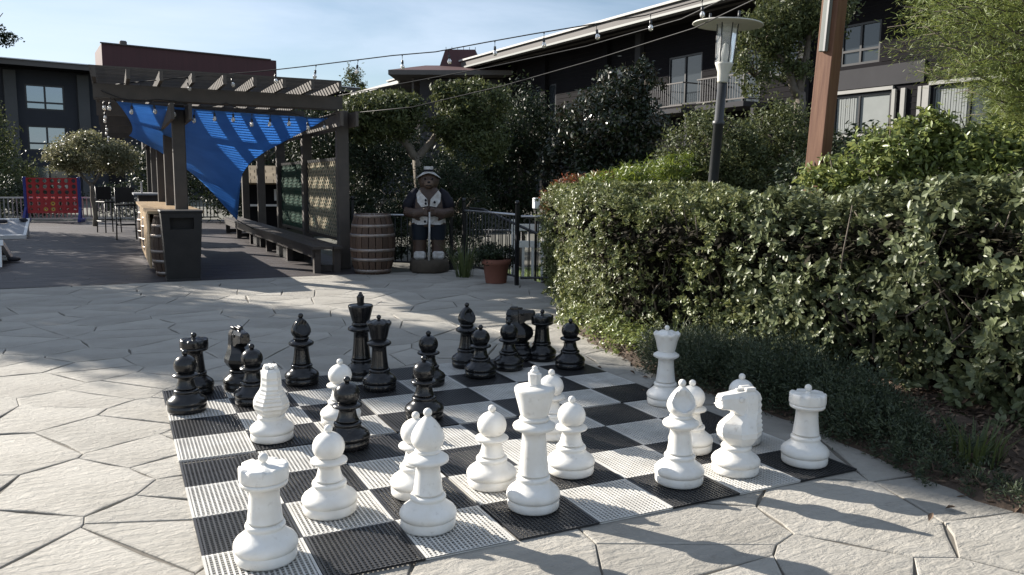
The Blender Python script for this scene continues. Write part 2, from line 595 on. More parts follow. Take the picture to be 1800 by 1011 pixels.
leafmat('leaf_hedge', [(0.060, 0.078, 0.024), (0.105, 0.130, 0.044), (0.165, 0.190, 0.074), (0.25, 0.265, 0.135)], 0.40, 0.24, 0.38)
leafmat('leaf_big', [(0.065, 0.082, 0.038), (0.11, 0.132, 0.060), (0.18, 0.20, 0.105)], 0.42, 0.2, 0.36)
leafmat('leaf_light', [(0.10, 0.135, 0.034), (0.15, 0.19, 0.055), (0.21, 0.245, 0.085)], 0.38, 0.3)
leafmat('leaf_olive', [(0.036, 0.048, 0.018), (0.065, 0.082, 0.030), (0.105, 0.122, 0.046)], 0.55, 0.22, 0.3)
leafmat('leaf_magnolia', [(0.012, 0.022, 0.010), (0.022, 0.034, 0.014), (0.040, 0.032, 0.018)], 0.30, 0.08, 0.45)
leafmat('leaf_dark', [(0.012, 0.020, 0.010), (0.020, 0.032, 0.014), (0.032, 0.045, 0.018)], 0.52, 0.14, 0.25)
leafmat('leaf_pine', [(0.09, 0.13, 0.028), (0.15, 0.195, 0.045), (0.21, 0.25, 0.07)], 0.5, 0.25)
leafmat('leaf_juniper', [(0.020, 0.034, 0.018), (0.038, 0.056, 0.026), (0.07, 0.088, 0.042)], 0.6, 0.12)
leafmat('leaf_small', [(0.09, 0.10, 0.045), (0.14, 0.145, 0.075), (0.21, 0.20, 0.12)], 0.45, 0.3, 0.4)
leafmat('leaf_fern', [(0.075, 0.12, 0.018), (0.12, 0.17, 0.025), (0.15, 0.19, 0.035)], 0.45, 0.35)
leafmat('leaf_red', [(0.16, 0.045, 0.02), (0.14, 0.075, 0.025), (0.10, 0.09, 0.03)], 0.45, 0.35)
leafmat('blade', [(0.06, 0.085, 0.025), (0.10, 0.125, 0.045)], 0.5, 0.3)
leafmat('lawn_blade', [(0.07, 0.12, 0.02), (0.13, 0.19, 0.035)], 0.5, 0.35)

# stamped concrete: two scales of stain plus chiselled relief
m = pmat('concrete', (0.385, 0.364, 0.325), 0.75, 0.3, var=0.85, vscale=1.7, col2=(0.275, 0.257, 0.225), island=0.11, detail=9, specks=0.45, sscale=16, scol=(0.16, 0.145, 0.12))
n, l = m.node_tree.nodes, m.node_tree.links
b = n['Principled BSDF']
geo = n.new('ShaderNodeTexCoord')
mp1 = n.new('ShaderNodeMapping')
mp1.inputs['Rotation'].default_value = (0, 0, 0.5)
mp1.inputs['Scale'].default_value = (1.0, 2.6, 1.0)
l.new(geo.outputs['Object'], mp1.inputs['Vector'])
n1 = n.new('ShaderNodeTexNoise')
n1.inputs['Scale'].default_value, n1.inputs['Detail'].default_value, n1.inputs['Roughness'].default_value = 10.0, 9, 0.66
n1.inputs['Distortion'].default_value = 0.5
n2 = n.new('ShaderNodeTexNoise')
n2.inputs['Scale'].default_value, n2.inputs['Detail'].default_value = 48.0, 5
l.new(mp1.outputs[0], n1.inputs['Vector'])
l.new(geo.outputs['Object'], n2.inputs['Vector'])
b1 = n.new('ShaderNodeBump')
b1.inputs['Distance'].default_value, b1.inputs['Strength'].default_value = 0.024, 0.8
b2 = n.new('ShaderNodeBump')
b2.inputs['Distance'].default_value, b2.inputs['Strength'].default_value = 0.005, 0.6
l.new(n1.outputs['Fac'], b1.inputs['Height'])
l.new(n2.outputs['Fac'], b2.inputs['Height'])
l.new(b1.outputs[0], b2.inputs['Normal'])
l.new(b2.outputs[0], b.inputs['Normal'])
pmat('joint', (0.10, 0.09, 0.075), 0.95, var=0.6, vscale=9, col2=(0.2, 0.18, 0.15))

# ------------------------------------------------------------------ ground
def sheet(name, poly, z, mat, kind='structure'):
    o = MB().add([(p[0], p[1], z) for p in poly], [tuple(range(len(poly)))]).build(name, mat)
    o['kind'] = kind
    return o


def big_ring(name, z, mat, n=28, size=400):
    return sheet(name, [(-size, -size), (size, -size), (size, size), (-size, size)], z, mat)


big_ring('ground', -0.75, 'dirt_far')
# raised terrace edge under the patio so the ground drops away only beyond the railing
tb = MB()
tb.prism([(-40, -20), (3.4, -20), (40, -20), (40, 6.2), (7.2, 6.4), (4.8, 7.0), (4.8, 9.0), (4.0, 10.4), (3.4, 29), (-40, 29)], -0.74, -0.055)
o = tb.build('terrace', 'dirt_far')
o['kind'] = 'structure'
far = MB()
far.prism([(-60, 29.2), (40, 29.2), (40, 120), (-60, 120)], -0.74, -0.05)
o = far.build('far_ground', 'dirt_far')
o['kind'] = 'structure'

# patio base with individually built stamped stones
patio = sheet('patio', [(-14, -8), (6.6, -8), (6.6, 6.3), (4.75, 7.0), (4.75, 9.2), (-14, 9.2)], -0.010, 'joint')


def clip_poly(poly, nx, ny, d):
    out = []
    for i in range(len(poly)):
        a, b_ = poly[i], poly[(i + 1) % len(poly)]
        da, db = a[0] * nx + a[1] * ny - d, b_[0] * nx + b_[1] * ny - d
        if da <= 0:
            out.append(a)
        if (da < 0) != (db < 0) and abs(da - db) > 1e-12:
            t = da / (da - db)
            out.append((a[0] + (b_[0] - a[0]) * t, a[1] + (b_[1] - a[1]) * t))
    return out


EDGE = [(5.15, 7.4), (4.75, 6.3), (4.3, 5.2), (3.62, 4.0), (3.38, 3.2), (3.25, 2.5), (3.18, 1.7), (3.22, 1.0), (3.2, 0.6), (3.14, 0.2), (3.07, -0.2), (3.07, -0.5), (3.12, -0.8), (3.2, -1.6), (3.2, -3)]


def edge_x0(y):
    return float(np.interp(y, [e[1] for e in EDGE][::-1], [e[0] for e in EDGE][::-1]))


def make_stones():
    r = np.random.default_rng(21)
    sites = []
    dx, dy = 0.60, 0.43
    row = 0
    y = -5.0
    while y < 9.6:
        x = -11.0 + (dx / 2 if row % 2 else 0)
        while x < 6.2:
            sites.append((x + r.uniform(-.32, .32), y + r.uniform(-.21, .21)))
            x += dx
        y += dy
        row += 1
    A = np.array(sites)
    RT = np.array([[cos(.28), -sin(.28)], [sin(.28), cos(.28)]])
    k = 0
    spare = MB()
    brgs = np.arctan2(A[:, 0] + .22, A[:, 1] + 2.61) - YAW
    order = np.argsort(np.hypot(A[:, 0] + .22, A[:, 1] + 2.61) + 100 * ((np.abs(brgs) > radians(35.5)) | (np.hypot(A[:, 0] + .22, A[:, 1] + 2.61) < 1.3)))
    for i in order:
        s = A[i]
        # keep only what the camera can see, with a margin
        dxy = s - np.array([-0.22, -2.61])
        brg = math.atan2(dxy[0], dxy[1]) - YAW
        if np.hypot(*dxy) > 16 or s[0] > 5.2 or s[1] > 9.5 or s[0] > edge_x0(s[1]) + .35:
            continue
        poly = [(s[0] - 1.6, s[1] - 1.6), (s[0] + 1.6, s[1] - 1.6), (s[0] + 1.6, s[1] + 1.6), (s[0] - 1.6, s[1] + 1.6)]
        d = A - s
        dd = np.hypot(d[:, 0], d[:, 1])
        for j in np.argsort(dd)[1:22]:
            nx, ny = d[j] / dd[j]
            mid = (A[j] + s) / 2
            poly = clip_poly(poly, nx, ny, mid[0] * nx + mid[1] * ny - (0.0036 if (i + j) % 3 == 0 else 0.0014))
            if len(poly) < 3:
                break
        poly = clip_poly(poly, 0, 1, 9.185)
        if len(poly) < 3:
            continue
        # drop tiny edges
        q = [poly[0]]
        for p in poly[1:]:
            if math.hypot(p[0] - q[-1][0], p[1] - q[-1][1]) > 0.012:
                q.append(p)
        poly = q
        if len(poly) < 3:
            continue
        c = np.mean(np.array(poly), 0)
        # cheap irregular outline: one extra jittered vertex per edge
        out = []
        for a_, b_ in zip(poly, poly[1:] + poly[:1]):
            out.append(a_)
            L = math.hypot(b_[0] - a_[0], b_[1] - a_[1])
            if L > 0.22:
                t = r.uniform(.35, .65)
                w = r.uniform(0, 0.016)
                mx = (a_[0] + (b_[0] - a_[0]) * t, a_[1] + (b_[1] - a_[1]) * t)
                v = (c - np.array(mx)) / np.hypot(*(c - np.array(mx)))
                out.append((mx[0] + v[0] * w, mx[1] + v[1] * w))
        nv = len(out)
        zt = r.uniform(-0.0022, 0.0005)
        tx, ty = r.uniform(-.004, .004, 2)
        def ring(ins, z):
            res = []
            for p in out:
                v = c - np.array(p)
                v = v / np.hypot(*v)
                res.append((p[0] + v[0] * ins - c[0], p[1] + v[1] * ins - c[1], z + zt + (p[0] - c[0]) * tx + (p[1] - c[1]) * ty))
            return res
        mb = spare if k >= 296 else MB()
        nv0 = len(mb.v)
        mb.loft([ring(0, -0.02), ring(0.0, -0.004), ring(0.003, -0.0010), ring(0.014, 0.0)], smooth=False, cap=False)
        mb.add(ring(0.014, 0.0), [tuple(range(nv))])
        if k >= 296:
            mb.v[nv0:] = [(p[0] + c[0], p[1] + c[1], p[2]) for p in mb.v[nv0:]]
        else:
            mb.build('paving_stone', 'concrete', patio, (c[0], c[1], 0))
        k += 1
    if spare.v:
        spare.build('far_paving_stones', 'concrete', patio)['kind'] = 'stuff'
    return k


N_STONES = make_stones()
print('stones', N_STONES)

# deck: one structure, its boards as geometry (too thin in the picture to pick apart)
deck = MB()
yy = 9.2
i = 0
while yy < 28.2:
    xs = -12.0 + (i * 1.37) % 3.2
    edges = [-12.0]
    while xs < 3.3:
        edges.append(xs)
        xs += 3.66
    edges.append(3.35)
    for a_, b_ in zip(edges[:-1], edges[1:]):
        if b_ - a_ > 0.05:
            deck.box(((a_ + b_) / 2, yy + 0.068, -0.0125 + rng.uniform(-.001, .001)), (b_ - a_ - 0.004, 0.136, 0.025))
    yy += 0.141
    i += 1
o = deck.build('deck', 'deck_wood')
o['kind'] = 'structure'
o = sheet('deck_underlay', [(-12, 9.2), (3.35, 9.2), (3.35, 28.2), (-12, 28.2)], -0.035, 'can_dark')

# soil bed beside the patio: gently heaped, with an uneven edge


def make_bed():
    V, F = [], []
    nu, nw = 90, 34
    E2 = np.array(EDGE)
    d = np.r_[0, np.cumsum(np.hypot(*np.diff(E2, axis=0).T))]
    for i in range(nu + 1):
        t = d[-1] * i / nu
        x, y = np.interp(t, d, E2[:, 0]), np.interp(t, d, E2[:, 1])
        x += rng.normal() * 0.018
        for k in range(nw + 1):
            w = 3.4 * (k / nw) ** 1.5
            z = -0.03 + 0.055 * min(1, w / 0.12) + 0.07 * min(1, w / 0.7) + rng.normal() * 0.012 * min(1, w / 0.1)
            V.append((x + w, y + rng.normal() * 0.01 * min(1, w / .1), z))
    for i in range(nu):
        for k in range(nw):
            a = i * (nw + 1) + k
            F.append((a, a + nw + 1, a + nw + 2, a + 1))
    return np.array(V), np.array(F)


V, F = make_bed()
bed = np_mesh('soil_bed', V, F, 'soil', None, True)
bed['kind'] = 'structure'


def edge_x(y):
    ys = [e[1] for e in EDGE][::-1]
    xs = [e[0] for e in EDGE][::-1]
    return np.interp(y, ys, xs)


# mulch chips, dead leaves and stalks on the soil
nchip = 9000
py = rng.uniform(-1.5, 3.5, nchip)
w = rng.uniform(0, 1, nchip) ** 0.8 * 1.6 + 0.01
P = np.stack([edge_x(py) + w, py, -0.01 + 0.055 * np.minimum(1, w / .12) + 0.07 * np.minimum(1, w / .7) - 0.02 + rng.uniform(0.0, .02, nchip)], 1)
Nn = np.stack([rng.normal(size=nchip) * .5, rng.normal(size=nchip) * .5, np.ones(nchip)], 1)
V, F = leaf_geo(P, Nn, 0.045, 0.016, 0.3)
o = np_mesh('mulch', V, F, 'mulch')
o['kind'] = 'stuff'

# ------------------------------------------------------------------ buildings
def frame_axes(bearing):
    d = Vector((sin(bearing), cos(bearing), 0))
    return d


def building(name, label, origin, bearing):
    """local +X runs along the facade, local -Y faces out of it"""
    d = frame_axes(bearing)
    t = thing(name, label, 'building', origin, math.atan2(d.y, d.x))
    return t


def window(parent, x0, x1, z0, z1, glass='window_glass', frame='black_metal', mull=(), trans=(), y=-0.0, fw=0.06, sill=None, curtain=None):
    mb = MB()
    w, h = x1 - x0, z1 - z0
    cx, cz = (x0 + x1) / 2, (z0 + z1) / 2
    for xx in [x0 + fw / 2, x1 - fw / 2] + [x0 + w * q for q in mull]:
        mb.box((xx, y - 0.03, cz), (fw, 0.09, h))
    for zz in [z0 + fw / 2, z1 - fw / 2] + [z0 + h * q for q in trans]:
        mb.box((cx, y - 0.032, zz), (w - 0.004, 0.085, fw))
    fr = mb.build('window', frame, parent)
    xs = [x0] + [x0 + w * q for q in mull] + [x1]
    zs = [z0] + [z0 + h * q for q in trans] + [z1]
    k = 0
    for a_, b_ in zip(xs[:-1], xs[1:]):
        for c_, d_ in zip(zs[:-1], zs[1:]):
            g = glass if isinstance(glass, str) else glass[k % len(glass)]
            mp_ = MB().box(((a_ + b_) / 2, y - 0.012, (c_ + d_) / 2), (b_ - a_ - fw, 0.012, d_ - c_ - fw)).build('pane', g, fr)
            k += 1
    if curtain:
        mc = MB()
        a_, b_ = curtain
        nn = int((b_ - a_) / 0.09)
        for i in range(nn):
            mc.box((a_ + (i + .5) * (b_ - a_) / nn, y - 0.022 - 0.008 * (i % 2), cz), ((b_ - a_) / nn * 0.8, 0.012, h - fw * 2.2))
        mc.build('curtain', 'curtain', fr)
    if sill:
        MB().box((cx, y - 0.07, z0 - 0.05), (w + 0.1, 0.14, 0.1)).build('sill', sill, fr)
    return fr


def grid_wall(parent, x0, x1, z0, z1, holes, mat, thick=0.3, name='wall'):
    """wall slab with real openings, split in strips"""
    mb = MB()
    xs = sorted({x0, x1, *[h[0] for h in holes], *[h[1] for h in holes]})
    for a_, b_ in zip(xs[:-1], xs[1:]):
        cuts = sorted([(h[2], h[3]) for h in holes if h[0] <= a_ + 1e-6 and h[1] >= b_ - 1e-6])
        z = z0
        for c_, d_ in cuts + [(z1, z1)]:
            if c_ - z > 1e-4:
                mb.box(((a_ + b_) / 2, thick / 2, (z + c_) / 2), (b_ - a_, thick, c_ - z))
            z = d_
    return mb.build(name, mat, parent)


# far left hotel wing (three floors, flat overhanging roof, red screen on top)
B1 = building('hotel_wing', 'long dark grey hotel wing with flat roof and red screen, far left behind the pergola', (-6.98, 65.03, -0.4), radians(79.6))
holes = []
for bx in (1.5, 10.5, 19.5):
    for (z0, z1) in ((6.75, 8.55), (3.85, 5.65), (0.9, 2.8)):
        holes.append((bx, bx + 2.5, z0, z1))
for (z0, z1) in ((6.75, 8.55), (3.85, 5.65), (0.9, 2.8)):
    holes.append((-7.2, -4.7, z0, z1))
holes.sort()
grid_wall(B1, -14, 34, -0.35, 9.55, holes, 'left_wall')
for h in holes:
    window(B1, h[0], h[1], h[2], h[3], glass=('window_sky', 'window_sky', 'window_sky', 'window_glass' if h[2] < 1 else 'window_sky'), mull=(0.5,), trans=(0.3,), y=0.12, fw=0.12)
for px_ in (0.6, 5.2, 9.4, 14.2, 18.4, 23.0, 27.5, -3.2, -8.2):
    MB().box((px_, -0.18, 4.5), (0.75, 0.36, 9.8)).build('pilaster', 'left_trim', B1)
MB().box((5.95 if False else 7.2, -0.08, 4.5), (1.1, 0.16, 9.8)).build('recess_panel', 'soffit', B1)
mb = MB()
mb.box((10, 1.5, 9.72), (50, 7.5, 0.3))
mb.build('roof', 'soffit', B1)
MB().box((10, -2.3, 9.72), (50.1, 0.12, 0.36)).build('fascia', 'fascia', B1)
MB().box((10, -2.38, 9.93), (50.1, 0.22, 0.06)).build('roof_edge', 'steel', B1)
sc_ = MB()
sc_.prism([(6.7, 0.4), (20.1, 0.4), (19.6, 6), (7.2, 6)], 9.86, 11.95)
sc_.build('roof_screen', 'roof_red', B1)
MB().box((13.1, 0.36, 11.98), (13.0, 0.2, 0.08)).build('screen_cap', 'fascia', B1)
MB().box((8.3, 0.9, 12.15), (0.5, 0.5, 0.4), bev=.08).build('roof_vent', 'fascia', B1)

# small pavilion roof between the wings
B2 = building('roof_pavilion', 'low pavilion with brown hipped roof and small red tower above the trees', (16.0, 46.8, -0.4), radians(118.0))


def hip(parent, x0, x1, y0, y1, z0, z1, inset, name, mat, thick=0.28):
    mb = MB()
    mb.box(((x0 + x1) / 2, (y0 + y1) / 2, z0 - thick / 2), (x1 - x0, y1 - y0, thick))
    f = mb.build('eave', 'fascia', parent)
    mb = MB()
    v = [(x0 + .03, y0 + .03, z0 + .003), (x1 - .03, y0 + .03, z0 + .003), (x1 - .03, y1 - .03, z0 + .003), (x0 + .03, y1 - .03, z0 + .003),
         (x0 + inset, y0 + inset, z1), (x1 - inset, y0 + inset, z1), (x1 - inset, y1 - inset, z1), (x0 + inset, y1 - inset, z1)]
    mb.add(v, [(0, 1, 5, 4), (1, 2, 6, 5), (2, 3, 7, 6), (3, 0, 4, 7), (4, 5, 6, 7), (3, 2, 1, 0)])
    return mb.build(name, mat, parent)


hip(B2, -0.3, 8.2, -1.2, 5.5, 8.6, 9.15, 2.0, 'roof', 'roof_red')
MB().box((4.2, 2.4, 4.0), (5.6, 4.2, 8.5)).build('wall', 'hotel_grey', B2)
mb = MB()
mb.loft([[(2.6, 0.6, 9.0), (5.2, 0.6, 9.0), (5.2, 3.0, 9.0), (2.6, 3.0, 9.0)], [(2.95, 0.9, 10.15), (4.85, 0.9, 10.15), (4.85, 2.7, 10.15), (2.95, 2.7, 10.15)]], smooth=False)
mb.build('roof_tower', 'roof_red', B2)
mb = MB()
for i in range(6):
    mb.box((3.0 + i * 0.37, 0.92, 10.22), (0.03, 0.03, 0.16))
mb.build('finial_spike', 'black_metal', B2)['kind'] = 'stuff'
MB().box((1.0, 0.2, 4.0), (0.14, 0.14, 8.6)).build('post', 'fascia', B2)

# right hand hotel wing: its eave line runs nearly along +Y
RB = radians(-4.3)
B3 = building('hotel_building', 'dark brown hotel with deep overhanging roof and balconies behind the trees on the right', (23.335, 25.96, -0.4), RB)
# local x = distance along the wall (s), outside is local +Y (towards -X), inside local -Y
out = 1.0
wins = [(-8.9, -6.6, 3.65, 5.05), (-8.35, -6.75, 6.1, 7.55), (-12.4, -10.4, 3.5, 5.05), (-5.2, -3.4, 6.1, 8.2), (0.4, 2.6, 5.4, 7.6), (-3.0, -1.0, 5.1, 7.4), (6.0, 8.0, 5.4, 7.6), (12.0, 14.2, 5.4, 7.4), (12.6, 14.4, 1.2, 3.2), (17.4, 19.0, 1.2, 3.0), (1.0, 2.6, 1.4, 3.4), (-16.2, -13.6, 3.4, 5.05), (-16.2, -13.6, 6.2, 7.6)]
mirror = Matrix.Rotation(pi, 4, 'Z')


def side(o):
    return o


class Flip:
    """helper parent so that window() (which faces -Y) faces local +Y: s -> -s"""


B3.rotation_euler = (0, 0, B3.rotation_euler[2] + pi)      # now local x = -s and -Y faces out (-X world)
W3 = sorted([(-b_, -a_, c_, d_) for (a_, b_, c_, d_) in wins])
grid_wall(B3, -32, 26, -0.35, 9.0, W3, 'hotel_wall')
for h in W3:
    lit = h[2] < 4 and h[0] > 5
    if lit and h[0] < 9:
        window(B3, *h, glass=('window_glass', 'curtain'), mull=(0.45,), y=0.1, fw=0.07, sill='trim_white', curtain=(h[0] + .08, h[0] + .9))
    elif lit:
        window(B3, *h, glass=('window_glass', 'window_glass'), mull=(0.62,), y=0.1, fw=0.07, sill='trim_white', curtain=(h[0] + .05, h[0] + 1.15))
    else:
        window(B3, *h, glass='window_glass', mull=(0.5,), trans=(0.35,) if h[2] > 5.5 else (), y=0.1, fw=0.08)
for a_, b_ in ((6.5, 9.0), (10.3, 12.6), (13.5, 16.4)):
    MB().box(((a_ + b_) / 2, -0.04, 5.16), (b_ - a_, 0.1, 0.12)).build('lintel', 'trim_white', B3)
for xx, ww in ((9.05, 0.13), (9.4, 0.16), (10.0, 0.12), (10.22, 0.22), (12.75, 0.14), (6.4, 0.1)):
    MB().box((xx, -0.05, 3.55), (ww, 0.12, 3.1)).build('trim_board', 'trim_white', B3)
MB().box((12.2, -0.04, 1.3), (13.5, 0.1, 2.6)).build('stone_base', 'hotel_grey', B3)
mb = MB()
mb.box((8.0, -0.03, 5.6), (4.2, 0.08, 0.7))
mb.build('wall_panel', 'hotel_grey', B3)
sd = MB()
for i in range(40):
    zz = 0.3 + i * 0.215
    x_ = -31.9
    for h in [h for h in W3 if h[2] - .12 < zz < h[3] + .12] + [(25.9, 99, 0, 0)]:
        if h[0] - .08 - x_ > .05:
            sd.box(((x_ + h[0] - .08) / 2, -0.008, zz), (h[0] - .08 - x_, 0.02, 0.012))
        x_ = max(x_, h[1] + .08)
sd.build('siding_joints', 'soffit', B3)['kind'] = 'stuff'
# roof slab with deep eave, pale metal edge and gutter
MB().box((-3, 2.1, 9.18), (58, 8.0, 0.34)).build('roof', 'soffit', B3)
MB().box((-3, -1.98, 9.1), (58.1, 0.14, 0.46)).build('fascia', 'fascia', B3)
MB().box((-3, -1.9, 9.42), (58.1, 0.5, 0.1)).build('roof_edge', 'roof_light', B3)
MB().box((-3, -2.12, 8.96), (58.1, 0.1, 0.1)).build('gutter', 'conduit', B3)
MB().box((-3, -1.2, 8.93), (58.1, 0.05, 0.08)).build('soffit_batten', 'fascia', B3)
# lower roof that juts out where the two wings meet
MB().box((-27.4, -2.6, 8.2), (9, 4.6, 0.24)).build('lower_roof', 'fascia', B3)
MB().box((-27.4, -4.95, 8.24), (9.1, 0.12, 0.2)).build('roof_edge', 'roof_light', B3)
# balconies
for (xc, wd) in ((-1.5, 3.0), (2.2, 2.7)):
    mb = MB()
    mb.box((xc, -0.75, 4.98), (wd, 1.5, 0.2))
    mb.build('balcony_slab', 'hotel_grey', B3)
    rl = MB()
    for zz in (5.2, 6.15):
        rl.box((xc, -1.42, zz), (wd, 0.05, 0.05))
        for sx in (-1, 1):
            rl.box((xc + sx * (wd / 2 - .03), -0.72, zz), (0.05, 1.4, 0.05))
    rail = rl.build('balcony_rail', 'fascia', B3)
    bar_me = None
    nb = int(wd / 0.14)
    for i in range(nb):
        if bar_me is None:
            ob = MB().box((0, 0, 0), (0.018, 0.018, 0.95)).build('baluster', 'rail_grey', rail)
            bar_me = ob.data
        else:
            ob = link(bpy.data.objects.new('baluster', bar_me), rail)
        ob.location = (xc - wd / 2 + .07 + i * 0.14, -1.42, 5.68)
for xx in (-2.6, 0.2, -10.2, 3.9):
    MB().box((xx, -1.3, 2.2), (0.16, 0.16, 5.2)).build('balcony_post', 'trim_white' if xx == -2.6 else 'hotel_grey', B3)
for xx in (-4.6, -7.2, 5.2, -13, -16.5, -21):
    MB().box((xx, -0.12, 4.4), (0.4, 0.24, 9.2)).build('pilaster', 'hotel_grey' if xx > -6 else 'hotel_wall', B3)

# little garden hut seen through the pergola
H = thing('garden_hut', 'small dark hut with tan shingled roof seen beyond the pergola bench', 'hut', (4.35, 22.9, -0.05), radians(-8))
MB().box((0, 0, 0.75), (1.9, 1.3, 1.5)).build('wall', 'hotel_wall', H)
rf = MB().box((0, -0.45, 1.62), (2.3, 1.25, 0.06), Matrix.Rotation(radians(24), 3, 'X')).build('roof', 'shingle', H)
for i in range(5):
    for k in range(7):
        zz = i * 0.23
        MB().box((-0.98 + k * 0.325 + (0.12 if i % 2 else 0), -0.98 + zz * .92, 1.43 + zz * 0.405), (0.30, 0.27, 0.018), Matrix.Rotation(radians(24), 3, 'X')).build('shingle', 'shingle', rf)
MB().box((0, -0.72, 0.72), (1.7, 0.12, 0.06)).build('ledge', 'white_paint', H)
MB().box((0.02, -0.70, 1.03), (0.36, 0.03, 0.34)).build('notice_board', 'white_paint', H)

# ------------------------------------------------------------------ pergola
PG = thing('pergola', 'weathered dark timber pergola with slatted roof over the deck and bench', 'pergola', (0.65, 10.0, 0))
ox, oy = 0.65, 10.0
for i in range(5):
    yy = 10.0 + 2.6 * i
    MB().box((0.68 - ox, yy + (.3 if i == 0 else 0) - oy, 1.23), (0.175, 0.175, 2.46), bev=.012).build('post', 'wood_dark', PG)
    MB().box((3.02 - ox, yy - oy, 1.23), (0.175, 0.175, 2.46), bev=.012).build('post', 'wood_dark', PG)
for xx in (0.56, 0.79, 2.9, 3.13):
    MB().box((xx - ox, 15.6 - oy, 2.31), (0.045, 12.2, 0.22)).build('side_beam', 'wood_dark', PG)
for yy in (9.86, 10.16):
    MB().box((1.3 - ox, yy - oy, 2.565), (3.4, 0.05, 0.19)).build('cross_beam', 'wood_dark', PG)
for yy in (12.6, 15.2, 17.8, 20.4):
    MB().box((1.3 - ox, yy - oy, 2.54), (3.4, 0.05, 0.22)).build('cross_beam', 'wood_dark', PG)
raf = None
xx = -0.37
while xx < 2.85:
    if raf is None:
        raf = MB().box((0, 0, 0), (0.045, 12.5, 0.125)).build('rafter', 'wood_dark', PG)
        ob = raf
    else:
        ob = link(bpy.data.objects.new('rafter', raf.data), PG)
    ob.location = (xx - ox, 15.45 - oy, 2.735)
    xx += 0.397
sl = None
yy = 9.22
while yy < 21.6:
    if sl is None:
        sl = MB().box((0, 0, 0), (3.25, 0.032, 0.022)).build('roof_slat', 'wood_dark', PG)
        ob = sl
    else:
        ob = link(bpy.data.objects.new('roof_slat', sl.data), PG)
    ob.location = (1.2 - ox, yy - oy, 2.809)
    yy += 0.17
# lattice screens with green shade cloth between the right hand posts
for (y0, y1) in ((10.12, 12.48), (12.72, 15.08)):
    L = thing('lattice_screen', ('tan diagonal lattice over green mesh, the nearer screen beside the front pergola post' if y0 < 11 else 'green lattice over green mesh, the farther screen along the bench'), 'screen', (3.02, (y0 + y1) / 2, 0.45), 0, 'lattice screens beside the bench')
    hw, hh = (y1 - y0) / 2, 1.28
    mb = MB()
    for yy in (-hw, hw):
        mb.box((0, yy, hh / 2), (0.05, 0.05, hh))
    for zz in (0.0, hh):
        mb.box((0.001, 0, zz), (0.045, 2 * hw - .05, 0.05))
    mb.build('frame', 'black_metal', L)
    mb = MB()
    for sgn in (1, -1):
        c_ = -hw - hh
        while c_ < hw + hh:
            # line y = c + sgn * z  clipped to the frame
            pts = []
            ya, yb = (c_, c_ + hh) if sgn > 0 else (c_ + hh, c_)
            t0, t1 = 0.0, 1.0
            dy = yb - ya
            lo, hi = (-hw - ya) / dy, (hw - ya) / dy
            t0, t1 = max(t0, min(lo, hi)), min(t1, max(lo, hi))
            if t1 - t0 > 0.03:
                xo = -0.012 * sgn
                mb.bar((xo, ya + dy * t0, hh * t0), (xo, ya + dy * t1, hh * t1), 0.008, 0.026, up=(1, 0, 0)) if False else mb.bar((xo, ya + dy * t0, hh * t0), (xo, ya + dy * t1, hh * t1), 0.026, 0.007, up=(1, 0, 0))
            c_ += 0.125
    ob = mb.build('lattice', 'lattice_wood' if y0 < 11 else 'lattice_green', L)
    ob['kind'] = 'stuff'
    MB().box((0.03, 0, hh / 2), (0.004, 2 * hw - .06, hh - .05)).build('mesh_cloth', 'green_mesh', L)

# blue shade sail: four corners, twisted, edges drawn in
def make_sail():
    A, Bc = Vector((-0.12, 9.95, 2.44)), Vector((2.86, 10.22, 2.36))
    T, FL = Vector((2.02, 14.6, 0.58)), Vector((0.14, 16.2, 2.28))
    t = thing('shade_sail', 'blue fabric shade sail slung under the pergola with one corner pulled down', 'shade sail', tuple(A))
    nu = nv = 28
    V = []
    for i in range(nu + 1):
        u = i / nu
        for k in range(nv + 1):
            v = k / nv
            p = (A * (1 - u) + Bc * u) * (1 - v) + (FL * (1 - u) + T * u) * v
            # hollow edges and slight sag
            cu = 0.12 * 4 * u * (1 - u)
            cv = 4 * v * (1 - v)
            ctr = (A + Bc + T + FL) / 4
            p = p + (ctr - p) * (cu * abs(2 * v - 1) ** 2 * (.25 if v < .5 else 2.6) + cv * (u ** 4 * .40 + (1 - u) ** 4 * .10))
            p.z -= 0.06 * 16 * u * (1 - u) * v * (1 - v) + 0.012 * sin(9 * u + 4 * v) * (v)
            V.append(p - A)
    F = [(i * (nv + 1) + k, (i + 1) * (nv + 1) + k, (i + 1) * (nv + 1) + k + 1, i * (nv + 1) + k + 1) for i in range(nu) for k in range(nv)]
    mb = MB()
    mb.add(V, F, True)
    ob = mb.build('fabric', 'sail_blue', t)
    md = ob.modifiers.new('thickness', 'SOLIDIFY')
    md.thickness = 0.003
    mb = MB()
    mb.tube([(0, 0, 0), (-0.1, -0.1, 0.12)], 0.008, 6)
    mb.tube([Bc - A, Bc - A + Vector((0.1, -0.05, 0.1))], 0.008, 6)
    mb.tube([T - A, T - A + Vector((0.35, 0.1, -0.2))], 0.008, 6)
    mb.build('tie_rope', 'dark_fabric', t)


make_sail()

